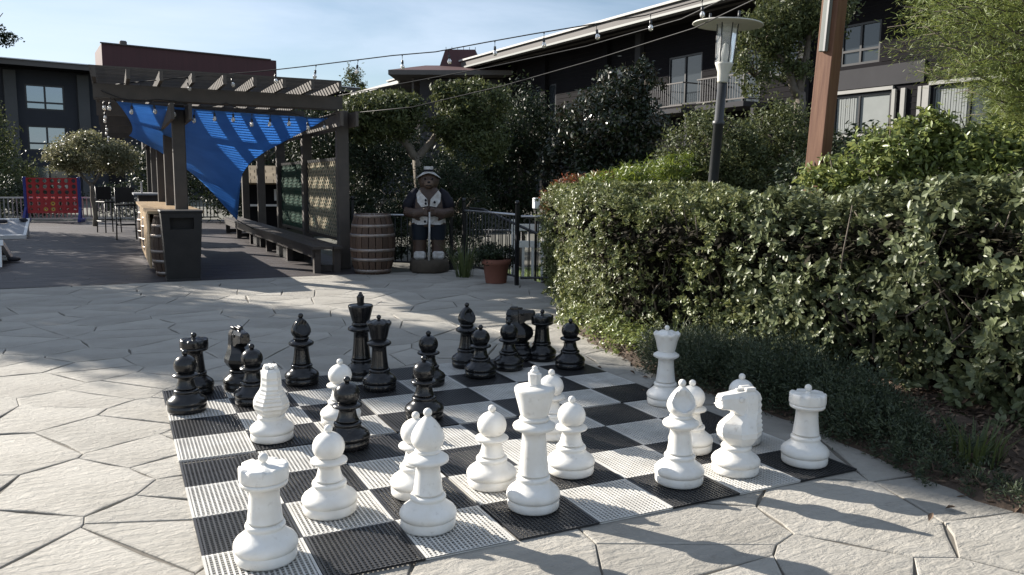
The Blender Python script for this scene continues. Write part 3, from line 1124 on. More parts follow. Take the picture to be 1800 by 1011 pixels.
# long bench along the right hand posts
BN = thing('long_bench', 'long low dark wooden bench running under the lattice screens', 'bench', (2.63, 14.8, 0))
for k in range(3):
    MB().box((-0.155 + k * 0.155, 0, 0.385), (0.145, 10.8, 0.04)).build('seat_board', 'wood_bench', BN)
MB().box((-0.2, 0, 0.30), (0.035, 10.6, 0.12)).build('apron', 'wood_bench', BN)
for k in range(6):
    yy = -5.25 + k * 2.1
    for sx in (-0.14, 0.16):
        MB().box((sx, yy, 0.18), (0.1, 0.1, 0.36)).build('leg', 'wood_bench', BN)
    MB().box((0.02, yy + 0.08, 0.06), (0.30, 0.035, 0.09)).build('stretcher', 'wood_bench', BN)
for i, yy in enumerate((12.3, 15.4)):  # two added dark boxes standing in for unclear dark shapes below the seat
    t = thing('dark_box', 'dark box in place of an unclear dark shape under the long bench, %s' % ('nearer one' if i == 0 else 'farther one'), 'crate', (2.66, yy, 0), 0, 'dark boxes under the bench')
    MB().box((0, 0, 0.13), (0.34, 1.3, 0.25), bev=.01).build('body', 'can_dark', t)
    MB().box((0, 0, 0.262), (0.36, 1.32, 0.014)).build('lid', 'black_metal', t)

# ------------------------------------------------------------------ barrels, counter, bin, stool
def stave_mesh():
    n = 20
    mb = MB()
    rings = []
    for i in range(7):
        z = 0.9 * i / 6
        r = 0.262 + 0.075 * (1 - ((z - .45) / .45) ** 2)
        a = pi / n - 0.006 / r
        rings.append([(r * cos(-a), r * sin(-a), z), (r * 1.004, 0, z), (r * cos(a), r * sin(a), z), ((r - .025) * cos(a), (r - .025) * sin(a), z), ((r - .025) * cos(-a), (r - .025) * sin(-a), z)])
    mb.loft(rings, smooth=False)
    return mb


def make_barrel():
    t = thing('wine_barrel', 'barrel', 'barrel', (0, 0, 0))
    s0 = stave_mesh().build('stave', 'barrel_oak', t)
    for i in range(1, 20):
        ob = link(bpy.data.objects.new('stave', s0.data), t)
        ob.rotation_euler = (0, 0, 2 * pi * i / 20)
    for z in (0.03, 0.20, 0.34, 0.56, 0.70, 0.845):
        r = 0.262 + 0.075 * (1 - ((z + .02 - .45) / .45) ** 2) + 0.004
        MB().lathe([(r - .012, z), (r, z), (r + .001, z + .045), (r - .012, z + .045)], 32).build('hoop', 'barrel_hoop', t)
    MB().lathe([(0.001, 0.86), (0.262, 0.86), (0.262, 0.872), (0.001, 0.872)], 24).build('barrel_head', 'barrel_oak', t)
    return t


bar0 = make_barrel()
bar0.location = (3.27, 9.25, 0)
tag(bar0, 'wooden wine barrel with pale hoops standing beside the carved statue', group='wine barrels')
for (x, y, lb) in ((0.56, 10.02, 'dark wine barrel right behind the black litter bin, under the counter end'),
                   (0.52, 12.6, 'dark wine barrel under the middle of the wooden counter'),
                   (0.52, 15.1, 'dark wine barrel under the far end of the wooden counter')):
    c_ = copy_tree(bar0)
    c_.location = (x, y, 0)
    c_.rotation_euler = (0, 0, random.random())
    c_['label'] = lb

CT = thing('bar_counter', 'long plank bar counter with honey coloured top resting on wine barrels', 'counter', (0.56, 12.6, 0.9))
for k in range(5):
    MB().box((-0.30 + k * 0.15, 0.0, 0.022), (0.146, 5.8, 0.04)).build('top_plank', 'wood_counter', CT)
for k in range(26):
    MB().box((-0.33, -2.3 + k * 0.155, -0.42), (0.02, 0.148, 0.78)).build('front_board', 'wood_counter', CT)
bc = thing('bar_cabinet', 'dark bar cabinet with raised shelf at the far end of the counter', 'cabinet', (0.55, 17.4, 0))
MB().box((0, 0, 0.55), (0.55, 1.2, 1.05), bev=.01).build('body', 'wood_bench', bc)
MB().box((0, 0, 1.072), (.75, 1.4, 0.04)).build('top', 'grey_paint', bc)
mb = MB()
mb.tube([(-0.2, -0.3, 1.09), (-0.2, -0.3, 1.30), (-0.2, -0.4, 1.32)], 0.02, 8)
mb.build('tap', 'steel', bc)

# litter bin
BI = thing('litter_bin', 'black tapered litter bin with slot opening at the end of the counter', 'bin', (0.60, 9.46, 0))
mb = MB()
z1 = 0.93
b0, b1 = 0.21, 0.262
P0 = [(-b0, -b0), (b0, -b0), (b0, b0), (-b0, b0)]
P1 = [(-b1, -b1), (b1, -b1), (b1, b1), (-b1, b1)]
V = [(p[0], p[1], 0.0) for p in P0] + [(p[0], p[1], z1) for p in P1]
# front face (-Y) with a real opening near the top
def lerp3(a, b, t):
    return tuple(a[i] + (b[i] - a[i]) * t for i in range(3))
fb0, fb1, ft0, ft1 = V[0], V[1], V[4], V[5]
def fp(u, v):
    return lerp3(lerp3(fb0, fb1, u), lerp3(ft0, ft1, u), v)
hole = [(0.2, 0.76), (0.8, 0.76), (0.8, 0.93), (0.2, 0.93)]
outer = [fp(0, 0), fp(1, 0), fp(1, 1), fp(0, 1)]
inner = [fp(*h) for h in hole]
mb.add(outer + inner, [(0, 1, 5, 4), (1, 2, 6, 5), (2, 3, 7, 6), (3, 0, 4, 7)])
back = [(p[0], p[1] + 0.12, p[2]) for p in inner]
mb.add(inner + back, [(0, 1, 5, 4), (1, 2, 6, 5), (2, 3, 7, 6), (3, 0, 4, 7), (4, 5, 6, 7)])
mb.add(V, [(1, 2, 6, 5), (2, 3, 7, 6), (3, 0, 4, 7), (3, 2, 1, 0)])
mb.build('body', 'can_dark', BI)
MB().box((0, 0, 0.945), (0.55, 0.55, 0.035), bev=.012).build('lid', 'can_dark', BI)
MB().box((0, 0, 0.012), (0.44, 0.44, 0.024)).build('plinth', 'black_metal', BI)

# bar stool with back
def make_stool():
    t = thing('bar_stool', 'tall dark bar stool with back standing left of the far counter', 'stool', (0.02, 18.3, 0))
    for sx in (-0.21, 0.21):
        MB().tube([(sx, -0.21, 0), (sx * .92, -0.19, 0.78)], 0.016, 6).build('leg', 'black_metal', t)
        MB().tube([(sx, 0.21, 0), (sx * .92, 0.19, 0.78), (sx * .95, 0.22, 1.2)], 0.016, 6).build('leg', 'black_metal', t)
        MB().tube([(sx, -0.2, 0.3), (sx, 0.2, 0.3)], 0.012, 6).build('stretcher', 'black_metal', t)
    for sy in (-0.2, 0.2):
        MB().tube([(-0.2, sy, 0.34), (0.2, sy, 0.34)], 0.012, 6).build('stretcher', 'black_metal', t)
    MB().box((0, 0, 0.80), (0.44, 0.44, 0.04), bev=.012).build('seat', 'can_dark', t)
    MB().box((0, 0.215, 1.03), (0.42, 0.03, 0.34), bev=.01).build('backrest', 'can_dark', t)
    return t


st = make_stool()
c_ = copy_tree(st)
c_.location = (-0.35, 21.2, 0)
c_.rotation_euler = (0, 0, 0.5)
c_['label'] = 'tall dark bar stool with back standing alone near the deck fence'
st['group'] = c_['group'] = 'bar stools'

# giant four in a row game
G = thing('four_in_a_row_game', 'giant four in a row game with red grid and blue legs on the deck', 'game', (-2.0, 27.9, 0), radians(-12))
nx, nz, cs = 7, 6, 0.215
mb = MB()
for face_y in (-0.03, 0.03):
    for i in range(nx):
        for k in range(nz):
            cx, cz = (i - 3) * cs, 0.32 + (k + .5) * cs * 0.86
            hx, hz = cs / 2, cs * .43
            ring, sq = [], []
            for q in range(12):
                a = 2 * pi * q / 12 + pi / 12
                ring.append((cx + 0.07 * cos(a), face_y, cz + 0.07 * sin(a)))
                mxy = max(abs(cos(a)), abs(sin(a)))
                sq.append((cx + hx * cos(a) / mxy, face_y, cz + hz * sin(a) / mxy))
            mb.add(ring + sq, [(q, (q + 1) % 12, 12 + (q + 1) % 12, 12 + q) for q in range(12)])
for i in range(nx + 1):
    mb.box(((i - 3.5) * cs, 0, 0.32 + 3 * cs * .86), (0.014, 0.056, nz * cs * .86))
mb.box((0, 0, 0.30), (nx * cs, 0.09, 0.035))
mb.build('grid', 'red_plastic', G)
for sx in (-1, 1):
    mb = MB()
    mb.box((sx * 0.80, 0, 0.73), (0.09, 0.1, 1.46), bev=.012)
    mb.box((sx * 0.82, 0, 0.05), (0.1, 0.62, 0.1), bev=.012)
    mb.bar((sx * 0.82, -0.27, 0.08), (sx * 0.80, 0, 0.5), 0.07, 0.07)
    mb.build('leg', 'blue_plastic', G)
for (i, k, mt) in ((3, 0, 'yellow_plastic'), (3, 1, 'yellow_plastic'), (2, 0, 'yellow_plastic'), (2, 1, 'red_plastic'), (4, 0, 'red_plastic'), (5, 0, 'red_plastic'), (6, 0, 'red_plastic'), (1, 0, 'red_plastic'), (0, 0, 'red_plastic')):
    d_ = MB().lathe([(0.035, -0.012), (0.088, -0.012), (0.088, 0.012), (0.035, 0.012), (0.035, -0.012)], 16, cap=False, smooth=False)
    ob = d_.build('disc', mt, G)
    ob.rotation_euler = (pi / 2, 0, 0)
    ob.location = ((i - 3) * cs, 0, 0.32 + (k + .5) * cs * 0.86)

# two bean bag toss boards facing each other
def make_board():
    t = thing('toss_board', 'white framed grey bean bag toss board lying in front of the red game', 'game board', (-2.6, 19.2, 0), 0, 'bean bag toss boards')
    sl_ = Matrix.Rotation(radians(16), 3, 'X')
    mb = MB()
    n = 16
    # deck plate with round hole, in board plane coordinates
    hx, hy, hr = 0.0, 0.95, 0.09
    sq, rg = [], []
    for q in range(n):
        a = 2 * pi * q / n + pi / n
        rg.append((hx + hr * cos(a), hy + hr * sin(a), 0.075))
        m_ = max(abs(cos(a)), abs(sin(a)))
        sq.append((hx + .16 * cos(a) / m_, hy + .16 * sin(a) / m_, 0.075))
    mb.add([sl_ @ Vector(p) for p in rg + sq], [(q, (q + 1) % n, n + (q + 1) % n, n + q) for q in range(n)])
    def quad(x0, y0, x1, y1):
        mb.add([sl_ @ Vector(p) for p in ((x0, y0, .075), (x1, y0, .075), (x1, y1, .075), (x0, y1, .075))], [(0, 1, 2, 3)])
    quad(-.46, 0.05, .46, .79)
    quad(-.46, .79, -.16, 1.11)
    quad(.16, .79, .46, 1.11)
    quad(-.46, 1.11, .46, 1.17)
    mb.build('deck_plate', 'grey_paint', t)
    mb = MB()
    for c_, d_ in (((-.49, .61, .045), (.06, 1.24, .09)), ((.49, .61, .045), (.06, 1.24, .09)), ((0, 0.02, .045), (.92, .05, .09)), ((0, 1.2, .045), (.92, .05, .09))):
        mb.box(sl_ @ Vector(c_), d_, sl_)
    mb.build('frame', 'white_paint', t)
    for sx in (-.46, .46):
        MB().bar((sx, 1.12, 0.36), (sx, 1.22, 0.0), 0.06, 0.04, up=(0, 1, 0)).build('leg', 'white_paint', t)
    MB().box((0, 1.19, 0.12), (.88, .03, .06)).build('leg_brace', 'white_paint', t)
    return t


b1_ = make_board()
b2_ = copy_tree(b1_)
b2_.location = (-2.32, 13.35, 0)
b2_.rotation_euler = (0, 0, pi)
b2_['label'] = 'nearest white framed toss board, its raised back and legs cut by the left edge'
for i, (x, y, z, a, lb) in enumerate(((-2.62, 20.1, 0.37, .2, 'dark bean bag at the middle of the top edge of the far toss board'), (-2.2, 20.18, 0.40, .9, 'dark bean bag at the right of the top edge of the far toss board'), (-3.0, 19.75, 0.28, .5, 'dark bean bag lying on the left side of the far toss board'), (-1.75, 13.0, 0.05, 1.0, 'dark bean bag on the deck beside the near toss board'))):
    ob = MB().ball((0, 0, 0), 0.1, 12, 8, (1.0, 1.0, 0.42)).build('bean_bag', 'dark_fabric', None, (x, y, z))
    ob.rotation_euler = (0.25 if i < 3 else 0, 0, a)
    tag(ob, lb, 'bean bag', 'dark bean bags')

# fence at the far end of the deck
FN = thing('deck_fence', 'low pale picket fence along the far end of the deck', 'fence', (-3.5, 28.5, 0))
for zz in (0.08, 0.78):
    MB().box((0, 0, zz), (13.4, 0.04, 0.05)).build('rail', 'steel', FN)
pk = None
for i in range(112):
    if pk is None:
        pk = MB().box((0, 0, 0.4), (0.04, 0.02, 0.72)).build('picket', 'trim_white', FN)
        ob = pk
    else:
        ob = link(bpy.data.objects.new('picket', pk.data), FN)
    ob.location = (-6.66 + i * 0.12, 0, 0.02)

# ------------------------------------------------------------------ carved statue
def make_statue():
    t = thing('carved_statue', 'carved wooden figure in white vest and hat leaning on a cane, on a stump', 'statue', (4.12, 9.10, 0), radians(-20))
    t.scale = (.86, .9, 1)
    r = np.random.default_rng(3)
    def wob(p):
        a = math.atan2(p[1], p[0])
        k = 1 + 0.05 * sin(5 * a + 1) + 0.03 * sin(9 * a)
        return (p[0] * k, p[1] * k, p[2])
    MB().lathe([(0.30, 0), (0.345, 0.02), (0.34, 0.16), (0.325, 0.2), (0.001, 0.205)], 28, fn=wob).build('stump', 'stump', t)

    def ell(cx, cy, z, rx, ry, n=20, pw=2.4):
        out_ = []
        for k in range(n):
            a = 2 * pi * k / n
            c_, s_ = cos(a), sin(a)
            out_.append((cx + rx * math.copysign(abs(c_) ** (2 / pw), c_), cy + ry * math.copysign(abs(s_) ** (2 / pw), s_), z))
        return out_
    # one continuous body: legs, torso, arms, neck and head fused by a voxel remesh
    mb = MB()
    for sx in (-1, 1):
        mb.loft([ell(sx * .17, 0, .2, .115, .13), ell(sx * .165, 0, .45, .125, .14), ell(sx * .155, 0, .75, .15, .17), ell(sx * .12, 0, .85, .15, .17)])
    mb.loft([ell(0, 0, .70, .27, .18), ell(0, 0, .85, .30, .22), ell(0, 0, 1.0, .29, .22), ell(0, 0.01, 1.15, .27, .19), ell(0, 0.01, 1.25, .2, .15), ell(0, 0, 1.30, .12, .12)])
    for sx in (-1, 1):
        mb.tube([(sx * .22, 0.02, 1.17), (sx * .33, -0.02, 1.05), (sx * .37, -0.08, .92), (sx * .24, -.22, .90), (sx * .09, -.28, .93)], [.10, .095, .09, .078, .06], 12)
        mb.ball((sx * .075, -.285, .93), .062, 12, 8, (1, .8, 1.0))
        for q in range(4):
            mb.tube([(sx * .09, -.315, .895 + q * .026), (sx * .03, -.345, .89 + q * .026), (sx * .008, -.325, .888 + q * .026)], [.016, .015, .012], 6)
        mb.tube([(sx * .08, -.3, .985), (sx * .03, -.335, .992)], [.016, .013], 6)
    mb.ball((0, 0, 1.39), .17, 18, 12, (1.05, .95, .95))
    mb.ball((0, -.13, 1.345), .085, 14, 10, (1.15, 1, .85))
    for sx in (-1, 1):
        mb.ball((sx * .155, .02, 1.40), .05, 10, 8, (.7, .6, 1.2))
    body = mb.build('body', 'statue_brown', t)
    md = body.modifiers.new('fuse', 'REMESH')
    md.mode = 'VOXEL'
    md.voxel_size = 0.011
    md.use_smooth_shade = True
    mb = MB()
    mb.ball((0, -.16, 1.35), .078, 14, 10, (1.1, 1.0, .85))
    mz = mb.build('muzzle', 'statue_tan', t)
    mb = MB()
    mb.ball((0, -.235, 1.375), .02, 8, 6, (1.3, .7, .8))
    mb.tube([(-.05, -.222, 1.318), (-.02, -.237, 1.328), (0, -.24, 1.322), (.02, -.237, 1.328), (.05, -.222, 1.318)], .006, 6)
    for sx in (-1, 1):
        mb.ball((sx * .065, -.148, 1.425), .016, 8, 6)
    mb.build('face_features', 'statue_navy', t)
    # jacket sleeves and shoulders
    mb = MB()
    for sx in (-1, 1):
        mb.tube([(sx * .17, 0.03, 1.2), (sx * .27, 0.015, 1.14), (sx * .345, -0.02, 1.04), (sx * .375, -0.06, .96)], [.115, .118, .108, .104], 14)
    mb.loft([ell(0, 0.012, .86, .305, .226), ell(0, 0.012, 1.0, .30, .225), ell(0, 0.02, 1.15, .28, .197), ell(0, 0.02, 1.235, .2, .15)], cap=False)
    mb.build('jacket', 'statue_navy', t)
    # white vest: two lapel panels above the arms, two skirt panels below
    for sx in (-1, 1):
        mb = MB()
        poly = [(.015, 1.02), (.03, 1.12), (.17, 1.255), (.215, 1.2), (.20, 1.08), (.13, 1.0)]
        def wrap(x, z, o_=0.0):
            y = -0.225 * math.sqrt(max(0.05, 1 - (x / .31) ** 2)) * (1.04 if z < 1.1 else 1.04 - (z - 1.1) * 1.0) - 0.006 - o_
            return (sx * x, y, z)
        front = [wrap(x, z, .012) for x, z in poly]
        backp = [wrap(x, z, -.02) for x, z in poly]
        n_ = len(poly)
        mb.add(front + backp, [tuple(range(n_)), tuple(range(n_, 2 * n_))[::-1]] + [(i, (i + 1) % n_, n_ + (i + 1) % n_, n_ + i) for i in range(n_)])
        mb.build('vest_lapel', 'statue_white', t)
        mb = MB()
        poly2 = [(.02, .855), (.12, .865), (.22, .86), (.29, .85), (.30, .76), (.20, .735), (.10, .735), (.03, .745)]
        front = [wrap(x, z, .014) for x, z in poly2]
        backp = [wrap(x, z, -.03) for x, z in poly2]
        n_ = len(poly2)
        mb.add(front + backp, [tuple(range(n_)), tuple(range(n_, 2 * n_))[::-1]] + [(i, (i + 1) % n_, n_ + (i + 1) % n_, n_ + i) for i in range(n_)])
        mb.build('vest_skirt', 'statue_white', t)
        mb = MB()
        for sgn in (-1, 1):
            pass
        mb.loft([ell(sx * .16, 0, .50, .135, .15), ell(sx * .158, 0, .62, .15, .165), ell(sx * .15, 0, .74, .16, .19)], cap=False)
        mb.build('trouser_leg', 'statue_blue', t)
        mb = MB()
        mb.box((sx * .165, -.03, .265), (.21, .30, .125), bev=.03)
        mb.build('shoe', 'statue_white', t)
    for (x, z) in ((-.055, 1.105), (-.055, 1.055), (.10, 1.075), (-.07, .785)):
        y = -0.24 * math.sqrt(1 - (x / .31) ** 2) - 0.02
        MB().ball((x, y, z), .02, 10, 6, (1, .5, 1)).build('button', 'statue_navy', t)
    # drooping hat
    def droop(p):
        a = math.atan2(p[1], p[0])
        rr = math.hypot(p[0], p[1])
        k = max(0, (rr - .10) / .12)
        return (p[0], p[1] * .92, p[2] - 0.085 * k * abs(cos(a)) ** 1.5 + 0.01 * k)
    MB().lathe([(.10, 1.508), (.215, 1.50), (.222, 1.506), (.215, 1.515), (.10, 1.525)], 28, fn=droop).build('hat_brim', 'statue_white', t)
    MB().lathe([(.085, 1.515), (.085, 1.60), (.078, 1.612), (.001, 1.614)], 22).build('hat_crown', 'statue_white', t)
    MB().lathe([(.0865, 1.535), (.089, 1.537), (.089, 1.565), (.0865, 1.567)], 22).build('hat_band', 'statue_navy', t)
    MB().tube([(.012, -.34, .93), (.006, -.33, .6), (0, -.30, .20)], [.017, .018, .02], 8).build('cane', 'statue_white', t)


make_statue()

# ------------------------------------------------------------------ potted plant
PT = thing('terracotta_pot', 'terracotta pot of bushy green plants beside the black railing', 'pot', (4.48, 7.42, 0))
PT.scale = (.9, .9, .95)
MB().lathe([(.001, 0), (.155, 0), (.16, .01), (.20, .27), (.225, .275), (.23, .35), (.215, .352), (.205, .30), (.001, .29)], 28).build('pot', 'terracotta', PT)
P, N = lobes_points([(0, 0, .44, .27, .13), (-.18, .02, .36, .16, .13), (.18, 0, .36, .14, .12)], 2600, .3, .2)
V, F = dia_geo(P, N * .6 + rng.normal(size=N.shape) * .7 + (0, 0, .3), 0.06, 0.022)
np_mesh('foliage', V, F, 'leaf_dark', PT)

# spiky plant behind the pot
def blades(n, r, h, w, mat, parent, lean=0.5, name='blades'):
    V, F = [], []
    for i in range(n):
        a = rng.uniform(0, 2 * pi)
        rr = r * math.sqrt(rng.uniform())
        b_ = np.array([rr * cos(a), rr * sin(a), 0])
        hh = h * rng.uniform(.5, 1.1)
        d_ = np.array([cos(a), sin(a), 0]) * lean * rng.uniform(.2, 1.2)
        s_ = np.array([-sin(a), cos(a), 0]) * w / 2
        k = len(V)
        p1, p2 = b_ + d_ * hh * .35 + (0, 0, hh * .6), b_ + d_ * hh + (0, 0, hh)
        V += [b_ - s_, b_ + s_, p1 + s_ * .8, p1 - s_ * .8, p2 + s_ * .1, p2 - s_ * .1]
        F += [(k, k + 1, k + 2, k + 3), (k + 3, k + 2, k + 4, k + 5)]
    return np_mesh(name, np.array(V), np.array(F), mat, parent)


for (x, y, z, h, n, lb) in ((4.35, 8.25, -.02, .62, 90, 'clump of long arching strap leaves behind the terracotta pot'),
                            (3.72, 2.5, .05, .28, 40, 'small grass tuft at the hedge foot right behind the white queen'),
                            (3.42, -0.25, .03, .22, 70, 'low grass tuft in the mulch at the end of the juniper border')):
    t = thing('grass_tuft', lb, 'grass tuft', (x, y, z))
    blades(n, .12, h, .014, 'blade', t, .7)

# ------------------------------------------------------------------ metal railing and stair gate
def rail_run(name, label, p0, p1, h0, h1, spacing=0.11, z0=0.0, post_h=1.08, group=None, first=True):
    a, b_ = Vector(p0), Vector(p1)
    t = thing(name, label, 'railing', p0, 0, group)
    d = b_ - a
    L = d.length
    up = Vector((0, 0, 1))
    for zz in (h0, h1):
        MB().tube([up * zz, d + up * zz], 0.016, 8).build('rail', 'black_metal' if zz < .5 else 'steel', t)
    for q in ((Vector((0, 0, 0)), d) if first else (d,)):
        MB().box((q.x, q.y, post_h / 2 + q.z), (.045, .045, post_h)).build('post', 'black_metal', t)
        MB().ball((q.x, q.y, post_h + .03 + q.z), .033, 10, 8).build('post_cap', 'black_metal', t)
    n = int(L / spacing)
    me = None
    for i in range(1, n):
        q = d * (i / n)
        if me is None:
            ob = MB().tube([(0, 0, h0), (0, 0, h1)], .008, 6).build('baluster', 'black_metal', t)
            me = ob.data
        else:
            ob = link(bpy.data.objects.new('baluster', me), t)
        ob.location = q
    return t


rail_run('metal_railing', 'black metal railing behind the terracotta pot, running back from the gate post', (4.62, 7.06, 0), (4.60, 8.85, 0), .12, 0.95, group='black metal railings')
rail_run('metal_railing', 'black metal gate railing between the tall post and the hedge', (4.66, 7.03, 0), (5.9, 6.62, 0), .10, 0.93, group='black metal railings', first=False)
rail_run('metal_railing', 'black metal railing in the shade behind the barrel and the statue', (4.55, 9.25, 0), (3.25, 10.3, 0), .10, 0.85, .10, group='black metal railings')
rail_run('metal_railing', 'black metal railing standing beyond the stairs in front of the sunny lawn', (5.3, 10.4, -.4), (8.2, 9.2, -.4), .12, 0.95, .12, group='black metal railings')
hr = MB()
hr.tube([(4.72, 8.9, .98), (4.78, 8.5, .97), (5.05, 7.6, .72), (5.5, 6.85, .42)], .022, 8)
ob = hr.build('handrail', 'black_metal', None)
tag(ob, 'black sloping stair handrail descending behind the railing', 'handrail')

# sunny lawn and white garden frame below the railing
ob = sheet('lawn', [(5.2, 8.6), (13, 5.6), (15, 12.5), (6.8, 12.8)], -0.42, 'lawn')
P = np.stack([rng.uniform(5.6, 13, 9000), rng.uniform(6.5, 12.2, 9000), np.full(9000, -.40)], 1)
V, F = dia_geo(P, np.stack([rng.normal(size=9000), rng.normal(size=9000), .4 * np.ones(9000)], 1), .09, .012)
ob = np_mesh('lawn_grass', V, F, 'lawn_blade')
ob['kind'] = 'stuff'
AR = thing('white_garden_gate', 'white painted garden gate frame seen through the black gate railing', 'gate', (5.62, 8.35, -0.42), radians(-25))
for sx in (-.35, .35):
    MB().box((sx, 0, .62), (.11, .09, 1.24)).build('post', 'white_stone', AR)
for zz in (.16, .86, 1.12):
    MB().box((0, 0, zz), (.6, .06, .10)).build('rail', 'white_stone', AR)
for k in range(4):
    MB().box((-.22 + k * .147, .01, .5), (.04, .04, .62)).build('slat', 'white_stone', AR)
ob = MB().box((5.45, 7.6, -.40), (1.3, 1.0, .10), bev=.02).build('stone_step', 'white_stone')
tag(ob, 'pale stone step below the gate railing', 'step')
UL = thing('garden_box_light', 'small white box light on a post behind the railing near the hedge', 'light', (5.35, 7.9, -0.4))
MB().box((0, 0, .7), (.03, .03, 1.4)).build('post', 'black_metal', UL)
MB().box((0, 0, 1.48), (.09, .09, .16), bev=.01).build('box', 'white_paint', UL)

# ------------------------------------------------------------------ street lamp, timber post, string lights
LP = thing('street_lamp', 'garden lamp with wide cream disc shade and glass lantern on black pole', 'lamp', (5.95, 4.83, 0), 0)
TL = Matrix.Rotation(radians(-3.0), 4, Vector((-sin(YAW + .27) * 1, -cos(YAW + .27), 0)))
LP.rotation_euler = TL.to_euler()
zb = 2.64
MB().lathe([(.075, 0), (.075, .5), (.06, .52), (.056, zb - .6), (.07, zb - .59), (.07, zb - .55), (.052, zb - .54), (.05, zb - .12)], 20).build('pole', 'lamp_post', LP)
MB().lathe([(.055, zb - .12), (.06, zb - .1), (.066, zb), (.098, zb + .08), (.102, zb + .10), (.09, zb + .105), (.001, zb + .105)], 20).build('lantern_base', 'lamp_cream', LP)
hex_ = lambda r, z: [(r * cos(pi / 3 * k + .3), r * sin(pi / 3 * k + .3), z) for k in range(6)]
MB().loft([hex_(.092, zb + .106), hex_(.112, zb + .52)], smooth=False, cap=False).build('lantern_glass', 'lamp_glass', LP)
for k in range(6):
    p0, p1 = hex_(.095, zb + .1)[k], hex_(.116, zb + .53)[k]
    MB().bar(p0, p1, .009, .009).build('glazing_bar', 'lamp_post', LP)
MB().lathe([(.001, zb + .11), (.035, zb + .11), (.045, zb + .2), (.03, zb + .30), (.001, zb + .32)], 14).build('bulb', 'white_paint', LP)
MB().lathe([(.001, zb + .528), (.15, zb + .53), (.385, zb + .515), (.392, zb + .52), (.385, zb + .53), (.17, zb + .565), (.03, zb + .595), (.001, zb + .6)], 40).build('disc_shade', 'lamp_cream', LP)
for k in range(3):
    a = 0.4 + k * 2.1
    MB().tube([(.20 * cos(a), .20 * sin(a), zb + .55), (.20 * cos(a), .20 * sin(a), zb + .64)], .014, 8).build('finial', 'lamp_post', LP)

WP = thing('timber_post', 'tall square redwood post with conduit strip rising from the hedge', 'post', (5.24, 2.62, 0))
WP.rotation_euler = Matrix.Rotation(radians(-2.6), 4, Vector((-sin(YAW + .36), -cos(YAW + .36), 0))).to_euler()
ob = MB().box((0, 0, 1.8), (.15, .15, 3.6), Matrix.Rotation(radians(12), 3, 'Z'), bev=.006).build('shaft', 'redwood', WP)
MB().box((-.095, -.02, 3.05), (.035, .07, 1.12), Matrix.Rotation(radians(12), 3, 'Z'), bev=.006).build('conduit', 'conduit', WP)
MB().box((-.112, -.05, 3.05), (.02, .02, 1.12)).build('conduit_pipe', 'rail_grey', WP)
MB().box((0, 0, 3.62), (.18, .18, .04)).build('cap', 'redwood', WP)


def make_socket():
    mb = MB().lathe([(.010, .004), (.010, -.012), (.004, -.016), (.004, -.07), (.016, -.075), (.019, -.12), (.016, -.127), (.001, -.128)], 10)
    return mb


SOCK, BULB = None, None


def string_lights(name, label, pts, every, start=0.2, group='festoon string lights', drop=0.0, bulbs=True):
    global SOCK, BULB
    t = thing(name, label, 'string lights', pts[0], 0, group)
    o_ = Vector(pts[0])
    P_ = [Vector(p) - o_ for p in pts]
    MB().tube(P_, 0.007, 6).build('cable', 'can_dark', t)
    if not bulbs:
        return t
    d_ = [0]
    for a_, b_ in zip(P_[:-1], P_[1:]):
        d_.append(d_[-1] + (b_ - a_).length)
    s_ = start
    while s_ < d_[-1]:
        i_ = max(k for k in range(len(d_)) if d_[k] <= s_)
        i_ = min(i_, len(P_) - 2)
        q = P_[i_].lerp(P_[i_ + 1], (s_ - d_[i_]) / (d_[i_ + 1] - d_[i_]))
        q = q - Vector((0, 0, .006 + drop * random.random()))
        if SOCK is None:
            ob = make_socket().build('socket', 'black_metal', t)
            SOCK = ob.data
            b_ = MB().lathe([(.001, -.126), (.014, -.128), (.03, -.16), (.032, -.18), (.022, -.205), (.001, -.212)], 12).build('bulb', 'bulb_glass', t)
            BULB = b_.data
        else:
            ob = link(bpy.data.objects.new('socket', SOCK), t)
            b_ = link(bpy.data.objects.new('bulb', BULB), t)
        ob.location = b_.location = q
        ob.scale = b_.scale = (.85, .85, .85)
        rz = (random.uniform(-.15, .15), random.uniform(-.15, .15), 0)
        ob.rotation_euler = b_.rotation_euler = rz
        s_ += every
    return t


string_lights('string_lights', 'upper festoon string with hanging bulbs crossing the sky to the timber post',
              [(-0.14, 10.12, 2.68), (0.58, 9.9, 2.78), (1.7, 9.13, 2.87), (2.18, 8.67, 2.91), (3.1, 7.67, 2.99), (3.53, 7.24, 3.01), (3.97, 6.69, 3.08), (4.39, 6.16, 3.14), (4.81, 5.62, 3.19), (5.21, 5.09, 3.24), (5.45, 4.4, 3.30), (5.5, 3.4, 3.41), (5.40, 2.56, 3.5)], 0.655, .36)
string_lights('string_lights', 'middle bare cable from the pergola corner up to the timber post',
              [(2.95, 9.95, 2.68), (3.58, 9.23, 2.80), (4.6, 7.93, 2.98), (5.35, 6.6, 3.13), (5.72, 5.1, 3.25), (5.58, 3.6, 3.36), (5.40, 2.56, 3.45)], 1, bulbs=False)
string_lights('string_lights', 'lowest slack bare cable from behind the small tree up to the timber post',
              [(3.1, 9.93, 2.42), (3.91, 9.22, 2.5), (4.75, 7.8, 2.72), (5.35, 6.5, 2.93), (5.75, 4.9, 3.12), (5.6, 3.5, 3.24), (5.40, 2.56, 3.3)], 1, bulbs=False)
pp = []
for i in range(15):
    x = -0.3 + 3.2 * i / 14
    pp.append((x, 9.8 - 0.0 * i, 2.56 - 0.10 * abs(sin(pi * i / 3.5)) - 0.012 * i))
string_lights('string_lights', 'festoon string with bulbs looped along the front beam of the pergola', pp, 0.27, .12, drop=.05)
pp = []
